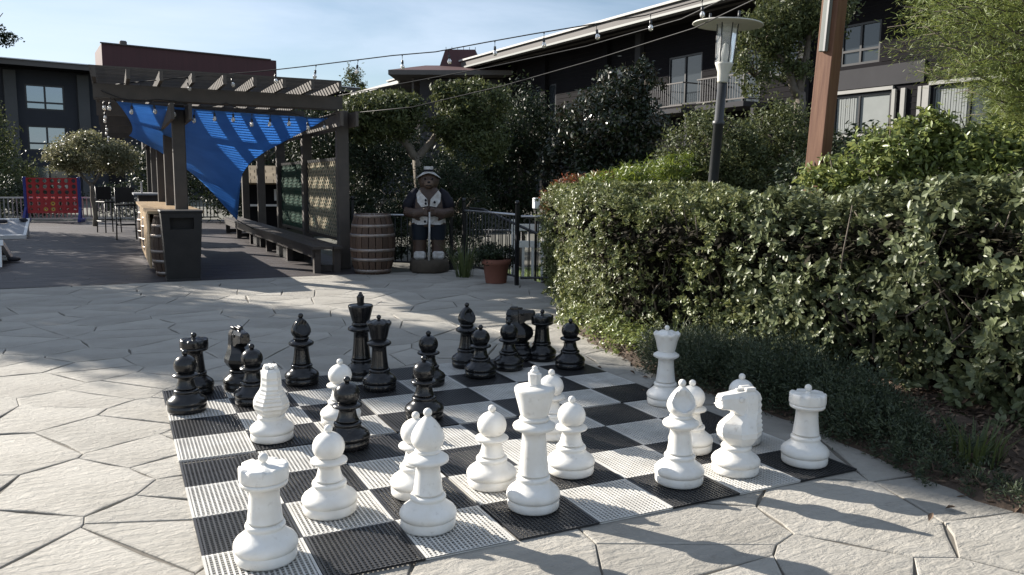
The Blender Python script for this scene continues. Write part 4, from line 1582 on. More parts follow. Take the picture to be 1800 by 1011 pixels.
for i in range(15):
    pp.append((-0.28 + .02 * i / 14, 9.9 + 11 * i / 14, 2.58 - 0.08 * abs(sin(pi * i / 2.5))))
string_lights('string_lights', 'festoon string with bulbs running back along the left edge of the pergola', pp, 1.7, .5, drop=.03)

# ------------------------------------------------------------------ chess board
SQ, GAPX, GAPY = 0.365, 0.0109, 0.0202
CB = thing('chess_board', 'giant chess board of black and white slotted plastic tiles on the patio', 'chess board', (0, 0, 0))


def tile_mesh():
    mb = MB()
    s = SQ - 0.003
    top, th = 0.010, 0.004
    n = 20
    p = s / n
    for i in range(n + 1):
        w = 0.0068 if 0 < i < n else 0.010
        x = -s / 2 + i * p + (0 if 0 < i < n else (0.005 if i == 0 else -0.005))
        mb.box((x, 0, top - th / 2), (w, s, th))
    for k in range(n + 1):
        y = -s / 2 + k * s / n + (0 if 0 < k < n else (0.004 if k == 0 else -0.004))
        mb.box((0, y, top - th / 2 - 0.0012), (s - .002, 0.0042 if 0 < k < n else .008, th - .001))
    for sx in (-1, 1):
        mb.box((sx * (s / 2 - .0015), 0, 0.0045), (.003, s - .004, .008))
        mb.box((0, sx * (s / 2 - .0015), 0.0045), (s - .004, .003, .008))
    return mb


t_w = tile_mesh().build('tile', 'tile_white', CB)
t_b = tile_mesh().build('tile', 'tile_black', CB)
first = {0: t_w, 1: t_b}
for i in range(8):
    for j in range(8):
        c_ = (i + j) % 2
        if first[c_] is not None and (i, j) in ((0, 0), (1, 0)):
            ob = first[c_]
        else:
            ob = link(bpy.data.objects.new('tile', (t_b if c_ else t_w).data), CB)
        ob.location = ((i + .5) * SQ + (GAPX if i >= 3 else 0) + random.uniform(-.001, .001), (j + .5) * SQ + (GAPY if j >= 4 else 0) + random.uniform(-.001, .001), 0.001)
        ob.rotation_euler = (random.uniform(-.002, .002), random.uniform(-.002, .002), random.uniform(-.003, .003))

# ------------------------------------------------------------------ chess pieces
def base_prof(h1=0.145):
    k = h1 / 0.145
    return [(.001, 0), (.100, 0), (.106, .004), (.109, .012), (.109, .038), (.1065, .0405), (.1065, .0425), (.111, .045), (.1135, .056), (.112, .070 * k),
            (.104, .083 * k), (.088, .096 * k), (.074, .108 * k), (.068, .118 * k), (.0665, .122 * k), (.070, .126 * k), (.071, .134 * k), (.068, .141 * k), (.056, h1), (.001, h1)]


def stem_prof(h1, h2, r1, r2, collar_r, ch):
    return [(.001, h1 - .004), (r1 * .88, h1 - .004), (r1 * .88, h1 + .0035), (r1, h1 + .0045), (r1 * .97, h1 + .01)] + \
           [(r1 + (r2 - r1) * (1 - (1 - q) ** 1.6), h1 + (h2 - h1) * q) for q in (.2, .4, .6, .8, 1.0)] + \
           [(r2 + (collar_r - r2) * .55, h2 + ch * .18), (collar_r * .97, h2 + ch * .34), (collar_r, h2 + ch * .5), (collar_r * .97, h2 + ch * .64), (collar_r * .8, h2 + ch * .82), (r2 + .004, h2 + ch), (.001, h2 + ch)]


def finial(z, r, neck=.011, nh=.012):
    return [(.001, z - nh - .004), (neck * 1.25, z - nh - .004), (neck, z - nh * .3)] + [(max(.001, r * sin(a)), z + r - r * cos(a)) for a in [pi * q / 8 for q in range(1, 9)]]


def piece(kind, colour):
    mat = colour + '_plastic'
    t = thing('%s_%s' % (colour, kind), kind, 'chess piece', (0, 0, 0))
    if kind == 'pawn':
        MB().lathe(base_prof(.134), 40).build('base', mat, t)
        MB().lathe(stem_prof(.134, .199, .059, .043, .0755, .036), 36).build('stem', mat, t)
        R_, zc = .0655, .2755
        pr_ = [(.001, .2335), (.040, .2335), (.043, .2350)] + [(R_ * sin(a), zc - R_ * .94 * cos(a)) for a in [.75 + (pi - .95) * q / 12 for q in range(13)]] + [(.001, zc + R_ * .935)]
        MB().lathe(pr_, 40).build('head', mat, t)
        MB().lathe(finial(.3325, .0175), 18).build('finial', mat, t)
    elif kind == 'bishop':
        MB().lathe(base_prof(.136), 40).build('base', mat, t)
        MB().lathe(stem_prof(.136, .250, .061, .047, .083, .052), 36).build('stem', mat, t)
        prf = [(.001, .302), (.049, .302), (.052, .311), (.046, .318), (.048, .321), (.058, .332), (.0655, .350), (.066, .362), (.061, .382), (.049, .405), (.034, .426), (.020, .440), (.012, .447), (.001, .448)]
        nrm = Vector((0, -0.82, 0.57)).normalized()
        cutc = Vector((0, 0, .356)) + nrm * 0.040
        def cut(p):
            q = Vector(p)
            dd = (q - cutc).dot(nrm)
            lim = .026
            if dd > -.004 and (q - cutc - nrm * dd).length < .044:
                q = q - nrm * (dd + .010)
            return tuple(q)
        pr2 = []
        for a_, b_ in zip(prf[:-1], prf[1:]):
            for q in (0, .5):
                pr2.append((a_[0] + (b_[0] - a_[0]) * q, a_[1] + (b_[1] - a_[1]) * q))
        pr2.append(prf[-1])
        MB().lathe(pr2, 48, fn=cut).build('mitre', mat, t)
        MB().lathe(finial(.444, .0175), 18).build('finial', mat, t)
    elif kind == 'rook':
        MB().lathe(base_prof(.142), 40).build('base', mat, t)
        pr_ = stem_prof(.142, .268, .064, .052, .082, .030)[:-2] + [(.081, .288), (.083, .296)]
        MB().lathe([p for p in pr_ if p[1] < .284] + [(.0835, .284), (.0835, .296), (.001, .296)], 40).build('stem', mat, t)
        def cren(p):
            a = math.atan2(p[1], p[0])
            rr = math.hypot(p[0], p[1])
            q = (a / (2 * pi) * 6) % 1.0
            if p[2] > .325 and rr > .066 and q < .26:
                kk = .955 if rr > .074 else 1
                return (p[0] * kk, p[1] * kk, p[2] - (.0065 if p[2] > .34 else 0.002))
            return p
        MB().lathe([(.001, .2965), (.081, .2965), (.085, .3), (.0865, .306), (.0865, .328), (.0865, .344), (.083, .350), (.072, .3505), (.066, .349), (.001, .352)], 72, fn=cren).build('battlement', mat, t)
        MB().lathe(finial(.358, .0175, .0125, .012), 18).build('finial', mat, t)
    elif kind == 'queen':
        MB().lathe(base_prof(.138), 40).build('base', mat, t)
        MB().lathe(stem_prof(.138, .282, .061, .047, .080, .048), 36).build('stem', mat, t)
        def scal(p):
            a = math.atan2(p[1], p[0])
            if p[2] > .43 and math.hypot(p[0], p[1]) > .05:
                return (p[0] * (1 + .012 * cos(9 * a)), p[1] * (1 + .012 * cos(9 * a)), p[2] - .008 * (0.5 + .5 * cos(9 * a)))
            return p
        MB().lathe([(.001, .329), (.05, .329), (.05, .334), (.053, .338), (.057, .352), (.066, .395), (.0765, .424), (.081, .436), (.083, .447), (.078, .453), (.066, .444), (.05, .452), (.02, .461), (.001, .462)], 72, fn=scal).build('crown', mat, t)
        MB().lathe(finial(.462, .0155), 18).build('finial', mat, t)
    elif kind == 'king':
        MB().lathe(base_prof(.142), 40).build('base', mat, t)
        MB().lathe(stem_prof(.142, .325, .065, .050, .090, .052), 36).build('stem', mat, t)
        MB().lathe([(.001, .376), (.060, .376), (.063, .383), (.060, .390), (.054, .392), (.054, .397), (.058, .400), (.0595, .404), (.0845, .502), (.0845, .510), (.080, .516), (.03, .521), (.001, .522)], 44).build('crown', mat, t)
        mb = MB()
        hx = lambda r, z: [(r * cos(pi / 3 * k), r * sin(pi / 3 * k), z) for k in range(6)]
        mb.loft([hx(.031, .519), hx(.031, .526), hx(.0255, .527), hx(.0285, .562), hx(.029, .572), hx(.020, .578)], smooth=False)
        mb.lathe([(.001, .576), (.018, .577), (.019, .584), (.012, .590), (.011, .592), (.0125, .597), (.008, .603), (.001, .604)], 16)
        mb.build('finial', mat, t)
    elif kind == 'knight':
        MB().lathe(base_prof(.135), 40).build('base', mat, t)
        mb = MB()
        # neck: octagonal sections, local +X is the way the horse looks
        sec = [(.131, .046, -.062, .050), (.138, .050, -.070, .058), (.155, .068, -.086, .074), (.182, .092, -.104, .089), (.205, .099, -.111, .088), (.228, .096, -.113, .078), (.247, .086, -.114, .068), (.268, .052, -.115, .058), (.290, .022, -.116, .052), (.320, .016, -.116, .049), (.350, .016, -.114, .048), (.376, .012, -.104, .043), (.390, .004, -.090, .034)]
        sec2 = []
        for a_, b_ in zip(sec[:-1], sec[1:]):
            for q in (0, .5):
                sec2.append(tuple(a_[i] + (b_[i] - a_[i]) * q for i in range(4)))
        sec2.append(sec[-1])
        rings = []
        for i_, (z, xf, xb, w) in enumerate(sec2):
            rid = .0065 if (i_ % 2 and .16 < z < .35) else 0.0
            xb2 = xb + rid
            L_ = xf - xb2
            w2 = w
            rings.append([(xf, -w * .28, z), (xf, w * .28, z), (xf - L_ * .30, w, z), (xf - L_ * .72, w2, z), (xb2, w2 * .55, z), (xb2, -w2 * .55, z), (xf - L_ * .72, -w2, z), (xf - L_ * .30, -w, z)])
        mb.loft(rings, smooth=False)
        # head: loft along X towards the muzzle
        def hs(x, z0_, z1_, w0, w1):
            zc_ = (z0_ + z1_) / 2
            return [(x, -w0, z0_ + .006), (x, -w0 * .5, z0_), (x, w0 * .5, z0_), (x, w0, z0_ + .006), (x, w1, zc_ + (z1_ - zc_) * .5), (x, w1 * .7, z1_), (x, -w1 * .7, z1_), (x, -w1, zc_ + (z1_ - zc_) * .5)]
        mb.loft([hs(-.06, .285, .390, .045, .042), hs(-.015, .270, .393, .045, .043), hs(.02, .283, .389, .041, .041), hs(.045, .303, .386, .036, .037), (hs(.075, .310, .384, .033, .033)), hs(.098, .312, .383, .033, .032), hs(.108, .318, .376, .027, .027)], smooth=False)
        mb.box((.100, 0, .333), (.02, .070, .006))
        mb.ball((.105, .018, .362), .008, 8, 6)
        mb.ball((.105, -.018, .362), .008, 8, 6)
        neck_ = mb.build('head', mat, t)
        neck_.data.polygons.foreach_set('use_smooth', [True] * len(neck_.data.polygons))
        neck_.data.set_sharp_from_angle(angle=radians(13))
        for sy in (-1, 1):
            ob = MB().lathe([(.001, 0), (.013, 0), (.014, .004), (.008, .007), (.001, .007)], 12).build('eye', mat, t)
            ob.location = (.012, sy * .040, .358)
            ob.rotation_euler = (-sy * pi / 2, 0, 0)
            mb = MB()
            mb.box((-.048, sy * .022, .398), (.055, .022, .020), bev=.004)
            mb.build('ear', mat, t)
        mb = MB()
        mb.box((-.035, 0, .398), (.10, .016, .012), bev=.003)
        mb.build('forelock', mat, t)
    return t


PIECES = [
    # colour, kind, x, y, facing, label
    ('white', 'rook', .209, .241, 0, 'white rook on the near left corner square, the nearest piece to the camera'),
    ('white', 'pawn', .517, .565, 0, 'white pawn diagonally behind the nearest white rook'),
    ('white', 'bishop', .833, .257, 2.6, 'white bishop on the front row between the nearest rook and the white king'),
    ('white', 'pawn', .903, .597, 0, 'white pawn half hidden behind the front white bishop'),
    ('white', 'king', 1.299, .251, .3, 'tall white king with hexagonal finial on the front row'),
    ('white', 'pawn', 1.247, .556, 0, 'white pawn just left of the white king, one row back'),
    ('white', 'pawn', 1.65, .541, 0, 'white pawn just right of the white king, one row back'),
    ('white', 'pawn', 1.83, 1.06, 0, 'white pawn mostly hidden behind the head of the white king'),
    ('white', 'bishop', 2.038, .225, -.45, 'white bishop with its cut mitre showing, left of the white knight on the right'),
    ('white', 'pawn', 2.372, .563, 0, 'white pawn behind the right hand white bishop, beside the knight'),
    ('white', 'knight', 2.366, .22, pi - .10, 'white knight in profile facing left between bishop and rook'),
    ('white', 'pawn', 2.70, .565, 0, 'white pawn peeping over the head of the profile white knight'),
    ('white', 'rook', 2.762, .173, .4, 'white rook on the near right corner square in the shade'),
    ('white', 'queen', 2.791, 1.336, 0, 'white queen alone at the right edge of the board by the hedge'),
    ('white', 'knight', .469, 1.634, pi / 2 - .10, 'white knight seen from behind with ridged mane, far out on the left side'),
    ('white', 'pawn', .87, 1.77, 0, 'white pawn half hidden behind an advanced black pawn'),
    ('black', 'pawn', .109, 2.381, 0, 'leftmost black pawn, in front of the black corner rook'),
    ('black', 'rook', .194, 2.798, .2, 'black rook at the far left corner of the board'),
    ('black', 'pawn', .489, 2.408, 0, 'black pawn standing in front of the left black knight'),
    ('black', 'knight', .47, 2.785, -pi / 2 + .2, 'black knight facing the camera behind a black pawn on the left'),
    ('black', 'bishop', .861, 2.767, .2, 'black bishop left of the black king'),
    ('black', 'king', 1.263, 2.74, .2, 'tall black king with finial, tallest of the black pieces'),
    ('black', 'queen', 1.292, 2.414, 0, 'black queen standing in front of the black king'),
    ('black', 'pawn', 1.328, 1.659, 0, 'black pawn in the middle of the board, right of the black queen and nearer'),
    ('black', 'pawn', 1.626, 2.392, 0, 'black pawn directly behind the central black pawn'),
    ('black', 'pawn', .799, 1.348, 0, 'most advanced black pawn, in front of a white pawn'),
    ('black', 'bishop', 2.073, 2.787, .2, 'black bishop at the far side right of centre, behind a black pawn'),
    ('black', 'pawn', 2.04, 2.463, 0, 'black pawn in front of the right hand black bishop'),
    ('black', 'pawn', 2.318, 2.579, 0, 'black pawn overlapping the dark knight on the far right'),
    ('black', 'knight', 2.55, 2.85, -.45, 'black knight on the far right looking right, behind a black pawn'),
    ('black', 'rook', 2.69, 2.76, .3, 'black rook on a white rimmed tile at the far right corner'),
    ('black', 'pawn', 2.755, 2.441, 0, 'rightmost black pawn, beside the black corner rook near the hedge'),
]
protos = {}
for (c_, k_, x, y, a, lb) in PIECES:
    if (c_, k_) not in protos:
        ob = piece(k_, c_)
        protos[(c_, k_)] = ob
    else:
        ob = copy_tree(protos[(c_, k_)])
    ob.location = (x, y, 0.0125)
    ob.rotation_euler = (0, 0, a if k_ in ('knight', 'bishop', 'king') else a + random.random() * 3)
    ob['label'] = lb
    ob['group'] = '%s chess pieces' % c_

# ------------------------------------------------------------------ hedges
def hedge(name, label, cat, path, width, zt, n, leaf, lw, mat, low_open=0.0, bumps=0.15, ends=True, geo=leaf_geo, fold=.15, depth=.10, big_parts=0, up=.25, stems=20, spray=0.0, zb=0.0):
    """path: front edge points (x, y, top height); the hedge lies to the right of the path direction"""
    pth = np.array(path, float)
    d = np.r_[0, np.cumsum(np.hypot(*np.diff(pth[:, :2], axis=0).T))]
    L = d[-1]
    t = thing(name, label, cat, (float(pth[:, 0].mean()), float(pth[:, 1].mean()), 0))
    off = np.array([pth[:, 0].mean(), pth[:, 1].mean(), 0])

    def sample(u, a, dep):
        """u along, a in 0..1 across the section (front foot -> top -> back), dep inward depth"""
        x, y, h = (np.interp(u, d, pth[:, i]) for i in range(3))
        e = 0.05
        tx = np.interp(np.minimum(u + e, L), d, pth[:, 0]) - np.interp(np.maximum(u - e, 0), d, pth[:, 0])
        ty = np.interp(np.minimum(u + e, L), d, pth[:, 1]) - np.interp(np.maximum(u - e, 0), d, pth[:, 1])
        nn = np.hypot(tx, ty)
        rx, ry = -ty / nn, tx / nn               # outward from the front would be -r
        # rounded-box section: front face 0..f1, top f1..f2, back
        per = h + width + h * .6
        s = a * per
        r = 0.16
        off_w = np.where(s < h, 0.0, np.where(s < h + width, s - h, width))
        zz = np.where(s < h, s, np.where(s < h + width, h, h - (s - h - width)))
        nf = np.where(s < h, -1.0, np.where(s < h + width, 0.0, 1.0))
        nz = np.where((s >= h) & (s < h + width), 1.0, 0.0)
        # round the corner and belly
        k = np.clip((zz - (h - r)) / r, 0, 1)
        off_w = off_w + np.where(s < h, r * .6 * k ** 2, 0)
        nz = nz + np.where(s < h, k * .8, 0)
        bp = bumps * (np.sin(u * 4.1 + zz * 3.0) * .5 + np.sin(u * 9.3 - zz * 6.1 + off_w * 7) * .35 + np.sin(u * 2.0 + 1.3) * .5 + np.sin(u * 17 + zz * 13) * .2)
        dd = dep + bp
        X = x + rx * (off_w + np.where(nf < 0, dd, np.where(nf > 0, -dd, 0)))
        Y = y + ry * (off_w + np.where(nf < 0, dd, np.where(nf > 0, -dd, 0)))
        Z = zz - nz * np.maximum(dd, -.12) * .7
        N = np.stack([rx * nf, ry * nf, nz], 1)
        return np.stack([X, Y, Z], 1), N

    per_r = 11
    nc = n // per_r
    u = rng.uniform(0, L, nc)
    a = rng.uniform(0, 0.86, nc)
    dep = rng.exponential(depth, nc) - 0.03
    kk = rng.uniform(size=nc) < .42
    dep = np.where(kk, rng.uniform(.12, .75, nc), dep)
    if spray:
        kk = rng.uniform(size=nc) < .10
        dep = np.where(kk, -rng.uniform(0, spray, nc), dep)
    C, N = sample(u, a, dep)
    # hollows: where a lumpy field is low the outer twigs are missing and the dark inside shows
    fld = np.zeros(nc)
    hr_ = np.random.default_rng(5)
    for q in range(9):
        w_ = hr_.normal(size=3) * (6.5 / (leaf / .042) ** .5)
        fld += np.sin(C @ w_ + hr_.uniform(0, 6.28))
    hole = (fld < -.9) & (dep < .16) & (N[:, 2] < .6)
    keep = ~hole | (rng.uniform(size=nc) < .12)
    if low_open:
        keep &= (C[:, 2] > low_open * rng.uniform(.4, 1.0, nc)) | (rng.uniform(size=nc) < .12)
    C, N = C[keep], N[keep]
    idx = np.repeat(np.arange(len(C)), per_r)
    n2 = len(idx)
    Rn = unit(N + rng.normal(size=N.shape) * .45 + np.array([0, 0, up]))[idx]      # twig direction
    tt = rng.normal(size=(n2, 3))
    tt = unit(tt - Rn * (tt * Rn).sum(1, keepdims=True))                            # leaf direction round the twig
    P = C[idx] + rng.normal(size=(n2, 3)) * leaf * .16 - Rn * rng.uniform(0, leaf * .9, n2)[:, None]
    Nn = unit(Rn * .9 - tt * rng.uniform(.1, .8, n2)[:, None] + rng.normal(size=(n2, 3)) * .25)
    dv = tt + Rn * .5
    ok_ = P[:, 2] > zb + .015
    P, Nn, ax = P[ok_], Nn[ok_], unit(dv[ok_])
    if big_parts:
        dist = np.linalg.norm(P - np.array([-.22, -2.61, 1.37]), axis=1)
        fr = np.array([sin(YAW), cos(YAW)])
        rel = P[:, :2] - np.array([-.22, -2.61])
        brg = np.arctan2(rel[:, 0], rel[:, 1]) - YAW
        facing = ((np.array([-.22, -2.61, 1.37]) - P) * Nn).sum(1) / dist
        score = dist - facing * 1.2 + (np.abs(brg) > radians(31.5)) * 50 + (P[:, 2] < .4) * 5
        ordr = np.argsort(score)
        sel, rest = ordr[:big_parts], ordr[big_parts:]
        V, F = leaf_geo(P[sel], Nn[sel], leaf * 1.2, lw * 1.2, fold)
        base_me = None
        for i in range(len(sel)):
            me = bpy.data.meshes.new('leaf')
            vv = V[i * 6:(i + 1) * 6] - P[sel[i]]
            me.from_pydata([tuple(q) for q in vv], [], [(0, 1, 2, 3), (0, 3, 4, 5)])
            me.materials.append(M[mat])
            ob = bpy.data.objects.new('leaf', me)
            link(ob, t)
            ob.location = P[sel[i]] - off
        P, Nn = P[rest], Nn[rest]
        ax = ax[rest]
    V, F = geo(P - off, Nn, leaf, lw, fold, axis=ax) if geo is leaf_geo else geo(P - off, Nn, leaf, lw)
    fo = np_mesh('foliage', V, F, mat, t)
    fo['kind'] = 'stuff'
    # dead twigs and leaves that fill the inside
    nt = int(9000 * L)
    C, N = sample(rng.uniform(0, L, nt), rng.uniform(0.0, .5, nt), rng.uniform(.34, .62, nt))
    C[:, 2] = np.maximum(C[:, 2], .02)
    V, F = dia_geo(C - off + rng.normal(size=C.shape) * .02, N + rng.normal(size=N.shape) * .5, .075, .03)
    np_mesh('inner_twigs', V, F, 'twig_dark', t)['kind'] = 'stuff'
    # woody stems inside
    mb = MB()
    for i in range(stems):
        uu = rng.uniform(0.1, L - .1)
        for q in range(5):
            p0, _ = sample(np.array([uu]), np.array([0.02]), np.array([width * .4 + rng.normal() * .08]))
            p1, _ = sample(np.array([np.clip(uu + rng.normal() * .35, 0, L)]), np.array([rng.uniform(.15, .55)]), np.array([.10]))
            p0[0][2] = 0
            pts, rs = limb(p0[0] - off, p1[0] - off, .013, .004, 5, .07)
            mb.tube(pts, rs, 5)
    if stems:
        mb.build('stems', 'bark', t)['kind'] = 'stuff'
    return t


# long small-leaved hedge on the left, running back to the railing
hedge('clipped_hedge', 'long small leaved clipped hedge running from the railing along the chess board', 'hedge',
      [(6.2, 7.6, 1.20), (5.35, 7.45, 1.24), (5.05, 6.9, 1.27), (4.62, 6.0, 1.28), (4.12, 5.0, 1.29), (3.68, 4.0, 1.29), (3.62, 3.2, 1.28), (3.78, 2.4, 1.27), (4.0, 1.9, 1.27)][::1],
      1.5, 1.4, 185000, .038, .0175, 'leaf_hedge', low_open=.0, depth=.09, stems=26)
# bigger-leaved shrub on the right
hedge('broadleaf_shrub', 'dense broad leaved evergreen shrub at the right edge of the photo', 'shrub',
      [(3.95, 2.3, 1.25), (3.98, 1.6, 1.27), (4.05, .9, 1.30), (4.12, .2, 1.33), (4.1, -.6, 1.36), (4.2, -1.6, 1.4)],
      1.5, 1.5, 90000, .052, .031, 'leaf_big', low_open=.18, depth=.12, bumps=.13, big_parts=290, stems=24, spray=.12)
# lighter, leggy shrub rising above the hedge
t = thing('leggy_shrub', 'taller sunlit yellow green shrub rising above the hedge right of the timber post', 'shrub', (5.75, 1.9, 0))
lob = [(5.55, 2.0, 1.62, .34, .26), (5.72, 1.85, 1.78, .24, .20), (5.95, 1.55, 1.62, .34, .22), (6.25, 1.25, 1.58, .36, .24), (5.3, 2.35, 1.45, .3, .15), (6.5, .8, 1.5, .4, .25)]
P, N = lobes_points(lob, 15000, .3, .13, nclump=900)
V, F = leaf_geo(P - np.array([5.75, 1.9, 0]), N * .6 + rng.normal(size=N.shape) * .6 + (0, 0, .5), .062, .028, .15)
np_mesh('foliage', V, F, 'leaf_light', t)
mb = MB()
for l_ in lob:
    for k in range(4):
        pts, rs = limb((l_[0] - 5.75 + rng.normal() * .1, l_[1] - 1.9, 0.2), (l_[0] - 5.75 + rng.normal() * .15, l_[1] - 1.9 + rng.normal() * .15, l_[2] + .15), .012, .004)
        mb.tube(pts, rs, 5)
mb.build('stems', 'bark', t)['kind'] = 'stuff'

# dark juniper border between patio and hedge
def juniper():
    t = thing('juniper_border', 'low dark green juniper border along the patio edge in front of the hedge', 'shrub', (3.4, .9, 0))
    off = np.array([3.4, .9, 0])
    mounds = []
    for y in np.arange(-.55, 2.3, .14):
        sc = np.interp(y, [-.6, -.2, .3, 1.1, 2.3], [.25, .45, .8, 1.0, .8])
        for q in (0.12, .30, .5):
            mounds.append((edge_x(y) + q * sc + rng.normal() * .03 + .02, y + rng.normal() * .04, (.14 * sc * (1 - q * .2)), .17 * sc * rng.uniform(.8, 1.2), .235 * sc * rng.uniform(.8, 1.15), .17 * sc))
    P, N = lobes_points(mounds, 95000, .55, .20)
    P = P[P[:, 2] > 0.0] if False else P
    keep = P[:, 2] > .005
    P, N = P[keep], N[keep]
    V, F = leaf_geo(P - off, N * .3 + rng.normal(size=N.shape) * .8, .026, .0065, .2, axis=unit(N + np.array([-.3, 0, .5])))
    ob = np_mesh('foliage', V, F, 'leaf_juniper', t)
    ob['kind'] = 'stuff'
    mb = MB()
    for m_ in mounds:
        pts, rs = limb((m_[0] - off[0] + .1, m_[1] - off[1], 0), (m_[0] - off[0] - .03, m_[1] - off[1], m_[2] + .05), .007, .002, 3)
        mb.tube(pts, rs, 4)
    mb.build('stems', 'twig', t)['kind'] = 'stuff'


juniper()

# low leafy ground cover at the hedge foot by the black corner pawn
t = thing('ground_cover', 'pale low leafy ground cover at the hedge foot behind the rightmost black pawn', 'plant', (3.6, 3.5, 0))
lob = [(edge_x(y) + .2, y, .10, .22, .14) for y in np.arange(2.5, 6.4, .22)]
P, N = lobes_points(lob, 6500, .4, .2)
keep = P[:, 2] > .0
V, F = leaf_geo(P[keep] - np.array([3.6, 3.5, 0]), N[keep] * .5 + rng.normal(size=N[keep].shape) * .5 + (0, 0, .5), .04, .018)
ob = np_mesh('foliage', V, F, 'leaf_light', t)

# ------------------------------------------------------------------ trees and shrubs behind
tree('garden_tree', 'small olive green tree with pale forked trunk behind the barrel and statue', 'tree', (4.83, 11.6, -.3),
     [((4.83, 11.6, -.3), (4.83, 11.61, 1.85), .12, .10), ((4.83, 11.6, 1.8), (4.36, 11.66, 2.32), .085, .05), ((4.83, 11.6, 1.8), (5.5, 11.69, 2.55), .08, .045), ((4.36, 11.66, 2.3), (4.0, 11.7, 2.6), .05, .02), ((5.45, 11.69, 2.5), (5.9, 11.7, 2.85), .045, .02)],
     [(4.12, 11.71, 2.52, .80, .42), (3.75, 11.6, 2.35, .45, .33), (4.5, 11.8, 2.78, .5, .25), (6.03, 11.71, 2.85, .68, .45), (5.6, 11.7, 3.0, .4, .3), (5.9, 11.44, 2.12, .62, .42), (5.45, 11.5, 2.45, .42, .3)], 34000, .085, .036, 'leaf_olive', 'bark_pale', clump=.13)
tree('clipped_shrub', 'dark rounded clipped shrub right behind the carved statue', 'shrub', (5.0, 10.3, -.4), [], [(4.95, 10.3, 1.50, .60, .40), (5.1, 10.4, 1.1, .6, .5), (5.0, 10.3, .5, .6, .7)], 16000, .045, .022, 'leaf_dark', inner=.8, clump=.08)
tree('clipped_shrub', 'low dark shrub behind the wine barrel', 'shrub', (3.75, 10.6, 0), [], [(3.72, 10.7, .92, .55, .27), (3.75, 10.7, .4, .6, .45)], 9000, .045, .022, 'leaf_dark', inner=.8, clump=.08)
tree('magnolia_tree', 'glossy dark broad leaved magnolia with sparkling leaves in front of the hotel', 'tree', (10.4, 14.0, -.7),
     [((10.4, 14, -.7), (10.5, 13.9, 2.6), .13, .06)],
     [(10.57, 13.74, 3.50, .60, .58), (11.18, 13.47, 3.78, .45, .48), (10.16, 13.8, 2.63, 1.15, .85), (9.58, 13.97, 1.76, .80, .74), (10.9, 13.6, 2.6, .9, .8), (10.6, 13.7, 1.6, 1.1, .8)], 26000, .12, .052, 'leaf_magnolia', clump=.14, up=.15)
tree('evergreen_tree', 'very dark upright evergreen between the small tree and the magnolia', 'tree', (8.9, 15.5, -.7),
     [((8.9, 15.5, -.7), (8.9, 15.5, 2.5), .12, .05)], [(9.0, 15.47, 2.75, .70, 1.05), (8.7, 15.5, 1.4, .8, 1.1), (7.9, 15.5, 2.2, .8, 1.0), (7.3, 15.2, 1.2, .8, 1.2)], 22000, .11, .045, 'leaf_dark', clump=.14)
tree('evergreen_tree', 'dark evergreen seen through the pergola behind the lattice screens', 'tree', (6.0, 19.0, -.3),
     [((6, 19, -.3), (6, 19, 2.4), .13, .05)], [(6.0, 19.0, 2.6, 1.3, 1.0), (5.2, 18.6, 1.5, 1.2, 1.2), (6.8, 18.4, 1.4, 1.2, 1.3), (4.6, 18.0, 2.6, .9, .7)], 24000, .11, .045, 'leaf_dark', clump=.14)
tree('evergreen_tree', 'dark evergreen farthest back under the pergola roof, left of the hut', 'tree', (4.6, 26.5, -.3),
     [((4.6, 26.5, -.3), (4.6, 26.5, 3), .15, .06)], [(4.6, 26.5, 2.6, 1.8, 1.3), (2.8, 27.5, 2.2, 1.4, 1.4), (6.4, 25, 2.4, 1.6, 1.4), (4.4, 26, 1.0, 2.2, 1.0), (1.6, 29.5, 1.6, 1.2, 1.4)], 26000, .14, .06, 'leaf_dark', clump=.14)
tree('rounded_shrub', 'tall rounded green shrub directly behind the lamp pole', 'shrub', (7.3, 6.5, -.05), [((7.3, 6.5, 0), (7.3, 6.5, 1.6), .05, .03)],
     [(7.28, 6.4, 1.9, .62, .52), (6.95, 6.6, 1.4, .5, .5), (7.7, 6.3, 1.35, .6, .6)], 17000, .062, .028, 'leaf_olive', clump=.14)
tree('rounded_shrub', 'green shrub between the lamp pole and the timber post', 'shrub', (8.4, 6.2, -.05), [((8.4, 6.2, 0), (8.4, 6.2, 1.8), .05, .03)],
     [(8.43, 6.26, 2.1, .50, .46), (8.8, 5.9, 1.6, .5, .5), (8.0, 6.3, 1.5, .5, .5)], 13000, .062, .028, 'leaf_olive', clump=.15)
tree('rounded_shrub', 'dark twiggy shrub immediately right of the timber post', 'shrub', (7.2, 3.9, -.05), [((7.2, 3.9, 0), (7.25, 3.9, 1.7), .05, .02)],
     [(7.22, 3.87, 1.72, .38, .34), (7.6, 3.5, 1.5, .35, .35), (6.9, 4.1, 1.4, .4, .4)], 5200, .07, .028, 'leaf_dark', clump=.2)
tree('tall_tree', 'tall tree with smooth grey trunk between the lamp and the timber post', 'tree', (9.32, 6.75, -.05),
     [((9.32, 6.75, -.05), (9.42, 6.89, 2.8), .11, .085), ((9.4, 6.88, 2.7), (9.0, 7.1, 3.6), .07, .03), ((9.4, 6.88, 2.7), (9.55, 6.9, 3.9), .07, .03), ((9.0, 7.1, 3.4), (8.6, 7.3, 3.4), .035, .015)],
     [(9.27, 7.12, 3.98, .52, .40), (8.82, 7.26, 3.25, .36, .42), (9.4, 6.98, 3.40, .36, .42), (8.95, 7.2, 3.7, .45, .35), (9.7, 6.8, 4.1, .5, .5)], 11000, .085, .032, 'leaf_olive', 'bark', clump=.16)
